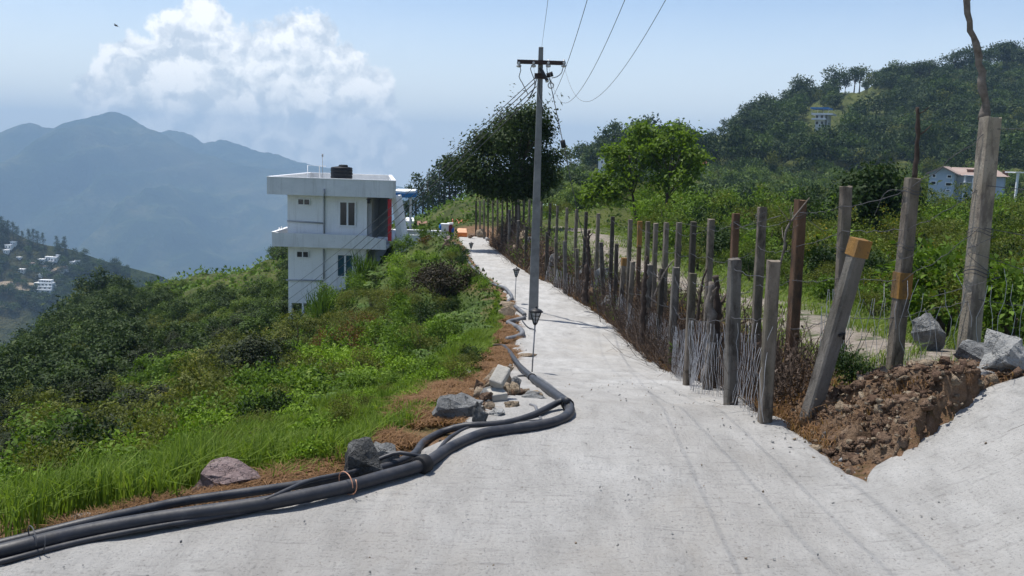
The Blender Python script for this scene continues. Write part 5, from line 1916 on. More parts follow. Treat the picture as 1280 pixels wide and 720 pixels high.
K['bush_yellow'] = Kind([make_tree(s, 2.4, 1.2, 'round', 150, 14, .10, True) for s in (121, 122)], L['yellow'], ('crown', 'trunk'))
K['wood_mid'] = Kind([make_tree(s, 5, 2.4, 'round', 100, 10, .36, True) for s in (131, 132, 133)], L['hill1'], ('crown', 'trunk'))
K['wood_light'] = Kind([make_tree(s, 4, 2.2, 'round', 100, 10, .32, True) for s in (141, 142, 143)], L['hill2'], ('crown', 'trunk'))
K['wood_dark'] = Kind([make_tree(s, 6, 2.5, 'round', 100, 10, .40, True) for s in (151, 152, 153)], L['hill3'], ('crown', 'trunk'))
K['far_mid'] = Kind([make_tree(s, 7, 3.2, 'round', 54, 6, .80, True) for s in (161, 162, 163)], L['hill1'], ('crown', 'trunk'))
K['far_light'] = Kind([make_tree(s, 5, 3.0, 'round', 48, 6, .75, True) for s in (171, 172)], L['hill2'], ('crown', 'trunk'))
K['far_dark'] = Kind([make_tree(s, 8, 3.2, 'round', 54, 6, .80, True) for s in (181, 182, 183)], L['hill3'], ('crown', 'trunk'))
K['far_olive'] = Kind([make_tree(s, 6, 2.6, 'round', 48, 6, .7, True) for s in (185, 186)], L['olive'], ('crown', 'trunk'))
K['conifer'] = Kind([make_tree(s, 9, 2.2, 'conifer', 72, 8, .50, True) for s in (191, 192, 193)], L['hill3'], ('crown', 'trunk'))
K['skyline'] = Kind([make_tree(s, 10, 3.9, 'flat', 80, 9, .75) for s in (201, 202, 203, 204)], L['hill3'], ('crown', 'trunk'))


def gw(y):
    """width of the grass verge left of the road"""
    return np.interp(y, [4, 5.5, 8, 11.5, 15, 19, 25, 60], [4.2, 2.5, 2.3, 1.8, 1.0, .5, .22, .18])


def house_clear(x, y, m=.4):
    return (x > -14.2 - m) & (x < -6.2 + m) & (y > 50.8 - m) & (y < 63 + m)


def sample_polar(rng, n, a0, a1, d0, d1, p=1.0):
    a = np.radians(rng.uniform(a0, a1, n))
    u = rng.random(n)
    d = d0 * (d1 / d0) ** (u ** p)
    return d * np.sin(a), d * np.cos(a)


def spaced(xs, ys, frac, taken=None):
    """greedy thinning: min spacing grows with distance"""
    out, grid = [], {}
    for k in range(len(xs)):
        d = math.hypot(xs[k], ys[k])
        r = frac(d)
        c = max(r, .05)
        key = (int(math.log(max(d, .5)) * 8), 0)
        ok = True
        for j in out[-400:] if len(out) > 400 else out:
            if (xs[k] - xs[j]) ** 2 + (ys[k] - ys[j]) ** 2 < r * r:
                ok = False; break
        if ok:
            out.append(k)
    return out


# ------------------------------------------------ grass, straw
def blades(rng, x, y, z, length, width, lean=.42, wind=(.06, .02)):
    n = len(x)
    a = rng.uniform(0, 2 * math.pi, n)
    l = length * rng.uniform(.5, 1.25, n)
    ld = np.abs(rng.normal(lean, .25, n))
    dx, dy = np.cos(a) * ld + wind[0], np.sin(a) * ld + wind[1]
    base = np.stack([x, y, z - .02], 1)
    t1 = base + np.stack([dx * l * .28, dy * l * .28, l * .58], 1)
    tip = base + np.stack([dx * l * .95, dy * l * .95, l * (.98 - .28 * ld)], 1)
    s = np.stack([-np.sin(a + .6), np.cos(a + .6), np.zeros(n)], 1) * (width * rng.uniform(.6, 1.4, n) / 2)[:, None]
    V = np.stack([base - s * .8, base + s * .8, t1 + s, t1 - s, tip + s * .12, tip - s * .12], 1).reshape(-1, 3)
    i = np.arange(n)[:, None] * 6
    Q = np.concatenate([i + [0, 1, 2, 3], i + [3, 2, 4, 5]], 1).reshape(-1, 4)
    return V, Q


ROCKS_AT = [(o.location.x, o.location.y, max(o.dimensions.x, o.dimensions.y) * .62) for o in bpy.data.objects if o.get('category') == 'rock' and o.location.y < 9 and o.location.x < 0]


def build_grass():
    rng = np.random.default_rng(41)
    # tall lush grass of the left verge
    P = []
    n = 120000
    y = 4.0 * (26 / 4.0) ** (rng.random(n) ** .9)
    off = rng.uniform(0, 1, n) ** .9
    g = gw(y) * 1.12
    x = np.interp(y, XL_Y, XL_X) - .1 - off * g
    nn = fbm(x * 1.6, y * 1.6, 3, 50)
    strawband = np.interp(y, [4, 4.6, 5.4, 6.3, 9, 14, 25], [.0, .03, .16, .40, .42, .38, .25])
    keep = (off * g > strawband + .22 * nn) & (nn > -1.05)
    x, y, nn = x[keep], y[keep], nn[keep]
    for (rx_, ry_, rr_) in ROCKS_AT:
        k_ = (x - rx_) ** 2 + ((y - ry_ + .06) * .8) ** 2 > rr_ ** 2
        x, y, nn = x[k_], y[k_], nn[k_]
    z = H(x, y)
    ln = np.interp(y, [4, 5.5, 6.5, 8, 12, 25], [.22, .28, .21, .16, .18, .26]) * (1 + .6 * nn)
    lf = np.interp(x, [-4, -2.2, -1], [1.15, 1.0, .7])
    P.append(blades(rng, x, y, z, np.maximum(ln * lf, .05), np.interp(y, [4, 25], [.0075, .02])))
    V, Q = merge(P)
    tag(link('grass', mesh_quads('grass', V, Q), None, [L['grass']]), kind='stuff')
    # dry straw between grass and pipes, and along the right fence foot
    n = 60000
    y = 4.1 * (24 / 4.1) ** rng.random(n)
    band = np.interp(y, [4, 4.6, 5.4, 6.3, 9, 14, 25], [.12, .2, .45, .66, .6, .55, .4])
    off = rng.random(n)
    x = np.interp(y, XL_Y, XL_X) + .04 - off * band * 1.1
    nn = fbm(x * 2.2, y * 2.2, 3, 60)
    keep = nn > -.25
    x, y, nn = x[keep], y[keep], nn[keep]
    A_ = blades(rng, x, y, H(x, y) + .015, .085 + .05 * np.abs(nn), np.interp(y, [4, 25], [.005, .016]), 1.25, (.1, 0))
    n = 26000
    y2 = 5.6 * (50 / 5.6) ** rng.random(n)
    x2 = np.interp(y2, XR_Y, XR_X) + .03 + rng.random(n) ** 1.4 * np.interp(y2, [5, 7, 50], [1.6, .55, .8])
    B2 = blades(rng, x2, y2, H(x2, y2) + .02, .09 + .08 * rng.random(n), np.interp(y2, [5, 50], [.005, .028]), 1.0)
    V, Q = merge([A_, B2])
    tag(link('dry_straw', mesh_quads('dry_straw', V, Q), None, [L['straw']]), kind='stuff')
    # short turf on the field behind the fence
    n = 90000
    y = 6.5 * (75 / 6.5) ** rng.random(n)
    x = np.interp(y, XR_Y, XR_X) + .5 + rng.random(n) * np.interp(y, [6, 15, 75], [7, 9, 40])
    nn = fbm(x * .9, y * .9, 3, 70)
    tx = np.interp(y, TRK_Y, TRK_X)
    keep = (np.abs(x - tx) > .55 + .5 * nn) | (nn > .55)
    x, y, nn = x[keep], y[keep], nn[keep]
    V, Q = blades(rng, x, y, H(x, y), .10 + .07 * np.abs(nn), np.interp(y, [6, 75], [.007, .07]), .7)
    tag(link('field_grass', mesh_quads('field_grass', V, Q), None, [L['lawn']]), kind='stuff')
    # rough low growth that covers all the slopes
    Vs = []
    n = 120000
    x, y = sample_polar(rng, n, -60, 0, 7, 150, 1.0)
    xl = np.interp(y, XL_Y, XL_X)
    keep = ((x < xl - gw(y) * .9) | (y > 60)) & ~house_clear(x, y, -.2)
    x, y = x[keep], y[keep]
    d = np.hypot(x, y)
    c = np.stack([x, y, H(x, y) + d * .003], 1)
    Vs.append((c, d))
    n = 60000
    x, y = sample_polar(rng, n, 0, 52, 16, 170, .9)
    tx = np.interp(y, TRK_Y, TRK_X)
    keep = (x > tx + 1.4) | (y > 62)
    x, y = x[keep], y[keep]
    d2 = np.hypot(x, y)
    c2 = np.stack([x, y, H(x, y) + d2 * .003], 1)
    C, D = np.concatenate([c, c2]), np.concatenate([d, d2])
    sz = np.clip(D * .0036, .06, .6)
    rnd = unit(rng.normal(0, 1, (len(C), 3)))
    V, Q = leaf_quads(C + rnd * sz[:, None] * .9, rnd + [0, 0, .3], unit(rng.normal(0, 1, (len(C), 3)) * .6 + [0, 0, .9]), sz * rng.uniform(.7, 1.5, len(C)), .6)
    pk = np.where((C[:, 0] < 0) & (D >= 75), 1, 0)
    pk = np.where((C[:, 0] < 0) & (D < 75), 2, np.where(C[:, 0] < 0, pk, (fbm(C[:, 0] / 9, C[:, 1] / 9, 3, 90) > .15).astype(np.int32)))
    tag(link('undergrowth', mesh_quads('undergrowth', V, Q, False, pk), None, [L['hill2'], L['mid'], L['hill1']]), kind='stuff')


TRK_Y = [6, 9, 12, 16, 20, 30, 45, 60]
TRK_X = [3.9, 3.6, 3.9, 4.1, 4.0, 3.4, 3.0, 2.6]
build_grass()


# ------------------------------------------------ dry brush along the fence
def build_brush():
    rng = np.random.default_rng(9)
    rg = random.Random(9)
    vs, qs, nb = [], [], 0
    n = 8000
    for k in range(n):
        y = 6.6 * (48 / 6.6) ** rng.random()
        off = rng.normal(.22, .16) * np.interp(y, [6, 50], [1, 2.2])
        x = np.interp(y, XR_Y, XR_X) + max(off, .04)
        z = hz(x, y)
        m = 5
        l = rng.uniform(.25, 1.05) * np.interp(y, [6, 12, 50], [.62, .9, 1.2])
        d = unit(rng.normal(0, 1, 3) * [.55, .55, .2] + [0, 0, .75])
        p = np.array([x, y, z - .03])
        pts = [p]
        for j in range(m - 1):
            d = unit(d + rng.normal(0, .33, 3))
            p = p + d * l / (m - 1)
            pts.append(p)
        pts = np.array(pts)
        r = np.interp(y, [6, 50], [.0035, .013]) * rng.uniform(.6, 1.8)
        o = np.array([[-r, 0, 0], [r * .5, -r * .8, 0], [r * .5, r * .8, 0]])
        rr = np.linspace(1, .4, m)[:, None, None]
        vs.append((pts[:, None] + o[None] * rr).reshape(-1, 3))
        i = np.arange(m - 1)[:, None] * 3
        for a in range(3):
            b_ = (a + 1) % 3
            qs.append(np.concatenate([i + a, i + b_, i + 3 + b_, i + 3 + a], 1) + nb)
        nb += m * 3
    o = link('dry_brush', mesh_quads('dry_brush', np.concatenate(vs), np.concatenate(qs)), None, [L['twig']])
    tag(o, kind='stuff')
    # withered leaves hanging in it, with some green weeds
    n = 16000
    y = 6.5 * (48 / 6.5) ** rng.random(n)
    x = np.interp(y, XR_Y, XR_X) + np.maximum(rng.normal(.22, .15, n), .05) * np.interp(y, [6, 50], [1, 2.2])
    z = H(x, y) + np.abs(rng.normal(0, .22, n)) * np.interp(y, [6, 50], [.8, 1.4])
    s = np.interp(y, [6, 50], [.035, .12]) * rng.uniform(.6, 1.4, n)
    V, Q = leaf_quads(np.stack([x, y, z], 1), rng.normal(0, 1, (n, 3)), rng.normal(0, 1, (n, 3)), s, .5)
    nn = fbm(x * .5, y * .7, 2, 33)
    mi = np.where((nn > .28) & (rng.random(n) < .8), 1, 0)
    tag(link('withered_leaves', mesh_quads('withered_leaves', V, Q, False, mi), None, [L['twig'], L['mid']]), kind='stuff')


build_brush()


QUEUE = []   # shrubs and bushes: the nearest become objects, the rest one mass


# ------------------------------------------------ plants of the left bank
def build_left():
    rng = np.random.default_rng(101)
    rg = random.Random(101)
    LBL = {
        'fern': ('fern', 'feathery pale green fern on the overgrown bank left of the road', 'fern', 'ferns of the left bank'),
        'shrub_mid': ('shrub', 'mid green leafy shrub on the overgrown bank left of the road', 'shrub', 'mid green shrubs of the left bank'),
        'shrub_bright': ('shrub', 'bright green leafy plant on the overgrown bank left of the road', 'shrub', 'bright green plants of the left bank'),
        'shrub_olive': ('shrub', 'small leaved olive shrub on the overgrown bank left of the road', 'shrub', 'olive shrubs of the left bank'),
        'shrub_dark': ('shrub', 'dark green shrub on the overgrown bank left of the road', 'shrub', 'dark shrubs of the left bank'),
        'shrub_rust': ('shrub', 'rusty brown shrub on the overgrown bank left of the road', 'shrub', 'rusty shrubs of the left bank'),
        'bush_dusky': ('bush', 'dusky dark bush on the slope falling away left of the road', 'bush', 'dusky bushes of the left slope'),
        'bush_olive': ('bush', 'olive green bush on the slope falling away left of the road', 'bush', 'olive bushes of the left slope'),
        'bush_mid': ('bush', 'fresh green bush on the slope falling away left of the road', 'bush', 'green bushes of the left slope'),
        'bush_yellow': ('bush', 'bush with yellow blossom on the slope left of the road', 'bush', 'yellow blossoming bushes of the left slope')}

    def put(kind, x, y, s, k):
        nm, lab, cat, grp = LBL[kind]
        p = (x, y, hz(x, y) - .04)
        QUEUE.append((math.hypot(x, y), kind, k, nm, p, s * rg.uniform(.85, 1.15), rg.uniform(0, 6.28), lab, cat, grp))
    # bank close to the road: ferns and small shrubs
    x, y = sample_polar(rng, 5200, -46, 2, 7.5, 50, 1.0)
    off = np.interp(y, XL_Y, XL_X) - x - gw(y)
    ok = (off > .05) & (off < np.interp(y, [7, 12, 20, 50], [3.6, 5.5, 6.5, 8])) & ~house_clear(x, y)
    x, y, off = x[ok], y[ok], off[ok]
    idx = spaced(x, y, lambda d: .30 + .0195 * d)
    cnt = 0
    for k in idx:
        n1 = float(fbm(np.array([x[k] / 2.5]), np.array([y[k] / 4]), 2, 7)[0])
        u = rg.random()
        d = math.hypot(x[k], y[k])
        if n1 > .1: kind = 'fern' if u < .6 else 'shrub_bright' if u < .85 else 'shrub_mid'
        elif n1 > -.35: kind = 'shrub_mid' if u < .45 else 'shrub_olive' if u < .65 else 'fern' if u < .85 else 'shrub_bright'
        else: kind = 'shrub_olive' if u < .35 else 'shrub_mid' if u < .65 else 'shrub_rust' if u < .8 else 'shrub_dark'
        if math.degrees(math.atan2(x[k], y[k])) < -14.5 and kind in ('shrub_bright', 'fern', 'shrub_mid') and rg.random() < .5:
            kind = rg.choice(('shrub_olive', 'shrub_dark', 'shrub_yellow2', 'shrub_olive')).replace('_yellow2', '_mid')
        s = np.interp(off[k], [0, .6, 2.5, 6], [.45, .62, .9, 1.25]) * np.interp(d, [7, 15, 50], [.85, 1.0, 1.15])
        put(kind, x[k], y[k], s, rg.randrange(9)); cnt += 1
    # the slope below: bushes
    x, y = sample_polar(rng, 6000, -50, 0, 9, 75, 1.0)
    off = np.interp(y, XL_Y, XL_X) - x - gw(y)
    lim = np.interp(y, [7, 12, 20, 50, 75], [3.4, 5.2, 6.2, 7.8, 8])
    ok = (off > lim) & ~house_clear(x, y, .6) & ~((x > -15) & (x < -3) & (y > 44) & (y < 66)) & ~((x < -10) & (np.degrees(np.arctan2(x, y)) > -16.5) & (y > 40))
    x, y = x[ok], y[ok]
    idx = spaced(x, y, lambda d: .75 + .026 * d)
    for k in idx:
        n1 = float(fbm(np.array([x[k] / 6]), np.array([y[k] / 8]), 2, 17)[0])
        u = rg.random()
        kind = ('bush_dusky' if u < .72 else 'bush_olive') if n1 < .12 else ('bush_olive' if u < .42 else 'bush_mid' if u < .66 else 'bush_yellow' if u < .80 else 'bush_dusky')
        d = math.hypot(x[k], y[k])
        put(kind, x[k], y[k], np.interp(d, [9, 16, 30, 75], [.40, .62, .85, .95]), rg.randrange(9)); cnt += 1
    print('left bank plants', cnt)

    # plants the eye picks out
    def spot(kind, name, px, py, hpx, label, cat='shrub', k=0, wide=1.0, natural=.9, Y=None, sink=.03):
        g = on_ground(px, py) if Y is None else at(px, py, Y)
        if Y is not None: g.z = hz(g.x, g.y)
        s = hpx * g.y / FPX / natural
        K[kind].put(name, k, (g.x, g.y, g.z - sink), (s * wide, s * wide, s), 1.3 * k, label, cat)
    spot('shrub_purple', 'shrub', 562, 362, 62, 'round purplish brown bush at the crest of the bank below the far road', wide=1.2, Y=30, sink=.5)
    spot('shrub_dark', 'shrub', 590, 463, 34, 'compact dark green bush on the dry grass left of the pipes', k=1, wide=.95)
    spot('shrub_rust', 'shrub', 442, 420, 58, 'large rusty brown bush in front of the white house', k=0, wide=1.1, Y=26)
    spot('broom', 'shrub', 402, 410, 62, 'spiky dark green broom standing against the lower wall of the house', k=0, natural=1.2, Y=44)
    spot('broom', 'shrub', 455, 345, 50, 'spiky broom shoots at the right end of the lower house wall', k=1, natural=1.2, Y=47)
    spot('shrub_bright', 'shrub', 232, 560, 78, 'upright bright green sapling sticking up from the grass at left', k=0, wide=.62, natural=.8, Y=7.4)
    spot('shrub_bright', 'shrub', 262, 558, 52, 'low bright green plant with long leaves right of the sapling', k=1, wide=.8, natural=.8, Y=7.3)
    spot('shrub_bright', 'shrub', 40, 540, 46, 'bright green shoot in front of the dark slope at far left', k=1, wide=.7, natural=.8, Y=9)
    spot('broom', 'weed', 482, 515, 40, 'dark upright weed alone in the grass left of the boulder', cat='weed', k=1, wide=.5, natural=1.2)
    spot('shrub_yellow', 'shrub', 190, 530, 52, 'bush with orange yellow blossom behind the grass at left', k=0, Y=10.5)
    spot('shrub_yellow', 'shrub', 88, 545, 50, 'bush with orange yellow blossom at the far left grass edge', k=1, Y=10)
    spot('shrub_yellow', 'shrub', 218, 470, 60, 'tall bush with orange yellow blossom on the dark left slope', k=2, Y=14)


build_left()


def build_weeds():
    rg = random.Random(55)
    for k in range(46):
        y = 4.6 * (14 / 4.6) ** rg.random()
        x = float(np.interp(y, XL_Y, XL_X)) - (.35 + .6 * rg.random() ** .8 * float(gw(y)))
        g = (x, y, hz(x, y) - .03)
        kd = ('shrub_bright', 'shrub_mid', 'shrub_bright', 'shrub_olive', 'fern')[k % 5]
        nm, lab = (('fern', 'small fern growing in the grass verge left of the pipes') if kd == 'fern' else ('weed', 'low leafy weed growing in the grass verge left of the pipes'))
        K[kd].put(nm, k, g, rg.uniform(.2, .38), rg.uniform(0, 6), lab, nm, 'ferns of the grass verge' if kd == 'fern' else 'weeds of the grass verge')


build_weeds()


# ------------------------------------------------ field behind the fence
def build_right():
    rng = np.random.default_rng(202)
    rg = random.Random(202)
    x, y = sample_polar(rng, 5000, 1, 50, 9, 95, .95)
    tx = np.interp(y, TRK_Y, TRK_X)
    off = x - tx
    ok = (off > np.interp(y, [9, 13, 20, 40, 60], [1.5, 1.2, 1.3, 2.2, 3.0])) | (y > 66)
    az = np.degrees(np.arctan2(x, y))
    ok &= ~((az > 2.5) & (az < 8) & (y > 20) & (y < 62))
    x, y, off = x[ok], y[ok], off[ok]
    idx = spaced(x, y, lambda d: .45 + .03 * d)
    cnt = 0
    for k in idx:
        d = math.hypot(x[k], y[k])
        n1 = float(fbm(np.array([x[k] / 4]), np.array([y[k] / 5]), 2, 27)[0])
        u = rg.random()
        kind = ('shrub_mid' if u < .6 else 'shrub_dark') if n1 > .2 else ('shrub_yellow' if u < .3 else 'shrub_olive' if u < .55 else 'shrub_dark' if u < .8 else 'shrub_mid')
        if n1 > .5 and u < .5: kind = 'shrub_bright'
        lab = {'shrub_mid': 'mid green shrub on the field behind the tall post fence', 'shrub_yellow': 'yellow blossoming shrub on the field behind the tall post fence',
               'shrub_olive': 'olive shrub on the field behind the tall post fence', 'shrub_bright': 'bright green shrub on the field behind the tall post fence', 'shrub_dark': 'dark green shrub on the field behind the tall post fence'}[kind]
        s = np.interp(d, [9, 14, 25, 60, 95], [.6, .78, 1.25, 2.2, 2.9]) * rg.uniform(.75, 1.2) * np.interp(off[k], [1, 3], [.7, 1.0])
        QUEUE.append((d * 1.0, kind, rg.randrange(9), 'shrub', (x[k], y[k], hz(x[k], y[k]) - .04), s * 1.05, rg.uniform(0, 6.28), lab, 'shrub', kind.split('_')[1] + ' shrubs of the field behind the fence'))
        cnt += 1
    print('field plants', cnt)
    # by the earth bank
    g = at(1064, 524, 6.35); g.z = hz(g.x, g.y)
    K['shrub_dark'].put('shrub', 0, g, (.36, .36, .40), 1, 'small dark leafy plant growing at the left of the earth bank', 'shrub')
    for (px, Y, s, kd, lab) in ((1205, 8.6, .8, 'shrub_olive', 'olive green shrub just left of the tallest pale post'), (1262, 8.3, .95, 'shrub_mid', 'leafy shrub right of the tallest pale post'),
                                (1180, 9.6, 1.2, 'shrub_mid', 'leafy shrub behind the grey boulder between the nearest posts')):
        p = at(px, 440, Y); p.z = hz(p.x, p.y)
        K[kd].put('shrub', 1, p, s, 2, lab, 'shrub')


build_right()


def flush():
    QUEUE.sort(key=lambda q: q[0])
    rest, cnt = [], {}
    for q in QUEUE:
        p = project(q[4])
        seen = -60 < p[0] < 1340 and p[1] < 760
        if seen and cnt.get(q[3], 0) < 270:
            cnt[q[3]] = cnt.get(q[3], 0) + 1
            K[q[1]].put(q[3], q[2], q[4], q[5], q[6], q[7], q[8], q[9])
        else:
            rest.append(q)
    ks = sorted({q[1] for q in rest})
    mass('scrub', [K[k] for k in ks], [np.array(q[4]) for q in rest], [q[5] for q in rest], [ks.index(q[1]) for q in rest], 77)
    print('queue', len(QUEUE), cnt, len(rest))


flush()


# ------------------------------------------------ three trees that stand out
def hero_tree(name, base, lobes_px, Y, mat, leaf, n_lobe, per, label, seed, trunk_r, depth=1.2, limbs_from=.35, rs=.95, mirror=True):
    rng = np.random.default_rng(seed)
    lobes = []
    for (px, py, r) in lobes_px:
        p = at(px, py, Y + rng.uniform(-depth, depth))
        lobes.append((p.x - base.x, p.y - base.y, p.z - base.z, r * rs * Y / FPX))
    if mirror: lobes += [(l[0] * .8, -l[1] + rng.uniform(-.6, .6), l[2] - .1, l[3] * .9) for l in lobes[::2]]
    lobes = [(l[0], l[1], l[2], l[3] * rng.uniform(.72, 1.12)) for l in lobes]
    c = lobes_points(rng, lobes, n_lobe, .35) + rng.normal(0, .10, (n_lobe * len(lobes), 3)) * (1 + 1.6 * (rng.random((n_lobe * len(lobes), 1)) < .2))
    V, Q = clump_leaves(rng, c, per, leaf * (1.3 if mirror else .95), leaf, .5, .5, np.array([0, 0, lobes[0][2]]), .8, LAST_N)
    e = empty(name, base)
    tag(e, label, 'tree')
    link('crown', mesh_quads('crown', V, Q), e, [mat])
    b = MB()
    zt = max(l[2] for l in lobes)
    mid = np.mean([[l[0], l[1]] for l in lobes], 0)
    fork = Vector((mid[0] * .25, mid[1] * .25, zt * limbs_from))
    b.tube(smooth_path([(0, 0, -.4), fork * .5 + Vector((.06, .03, 0)), fork, fork.lerp(Vector((mid[0] * .6, mid[1] * .6, zt * .75)), .8)], .2), trunk_r, 9) if False else None
    pth = smooth_path([(0, 0, -.4), fork * .5 + Vector((.05, .03, 0)), fork, Vector((mid[0] * .6, mid[1] * .6, zt * .78))], .25)
    b.tube(pth, [trunk_r * (1.15 - .85 * k / (len(pth) - 1)) for k in range(len(pth))], 9)
    for l in lobes:
        t = Vector(l[:3])
        a = fork.lerp(Vector((mid[0] * .5, mid[1] * .5, zt * .6)), rng.uniform(0, .7))
        m_ = a.lerp(t, .5) + Vector((rng.uniform(-.15, .15), rng.uniform(-.15, .15), .12))
        b.tube(smooth_path([a, m_, t], .3), [trunk_r * .42 * (1 - .75 * k / max(1, len(smooth_path([a, m_, t], .3)) - 1)) for k in range(len(smooth_path([a, m_, t], .3)))], 6)
    b.build('trunk', L['bark'], e)


def build_heroes():
    g = at(646, 296, 43.5); g.z = hz(g.x, g.y)
    hero_tree('broadleaf_tree', g, [(570, 213, 22), (590, 200, 27), (603, 180, 22), (612, 215, 32), (628, 175, 26), (640, 200, 36), (652, 152, 22), (668, 146, 17), (676, 165, 14), (660, 185, 28), (668, 220, 26), (684, 200, 14), (640, 228, 24), (600, 228, 18), (684, 222, 12), (632, 158, 14), (612, 236, 15), (642, 240, 13), (664, 236, 13)],
              43, mat_leaf('dark_tree_leaf', (.014, .028, .007), (.050, .080, .021), (.10, .14, .05), .25, .6), .18, 80, 11, 'large dark broadleaf tree spreading over the far road behind the power pole', 5, .16, 1.3)
    bl = mat_leaf('light_tree_leaf', (.055, .105, .012), (.165, .255, .034), (.25, .32, .06), .45, .5)
    g = at(797, 282, 47); g.z = hz(g.x, g.y)
    hero_tree('broadleaf_tree', g, [(800, 166, 16), (790, 178, 17), (812, 172, 12), (782, 195, 19), (770, 208, 18), (756, 226, 17), (742, 236, 12), (788, 222, 24), (773, 235, 18), (765, 192, 10), (806, 200, 16), (735, 246, 9), (760, 246, 12)],
              47, bl, .24, 36, 8, 'bright green leafy tree behind the fence, the left one of the pair', 8, .09, 1.1, .3, .56, False)
    g = at(829, 284, 45.5); g.z = hz(g.x, g.y)
    hero_tree('broadleaf_tree', g, [(842, 166, 15), (856, 176, 15), (826, 182, 18), (842, 192, 20), (862, 200, 14), (820, 204, 15), (838, 215, 20), (866, 214, 10), (854, 226, 14), (826, 228, 14), (812, 190, 10), (870, 196, 8)],
              45.5, bl, .24, 36, 8, 'bright green leafy tree behind the fence, the right one of the pair', 9, .08, 1.1, .3, .56, False)
    g = at(1085, 300, 34); g.z = hz(g.x, g.y)
    hero_tree('broadleaf_tree', g, [(1070, 235, 24), (1095, 225, 22), (1110, 245, 22), (1060, 262, 24), (1090, 262, 26), (1115, 272, 20), (1078, 285, 20)],
              34, L['dark'], .2, 60, 10, 'round dark tree standing on the field behind the leaning post', 10, .1, 1.2, .3)


build_heroes()


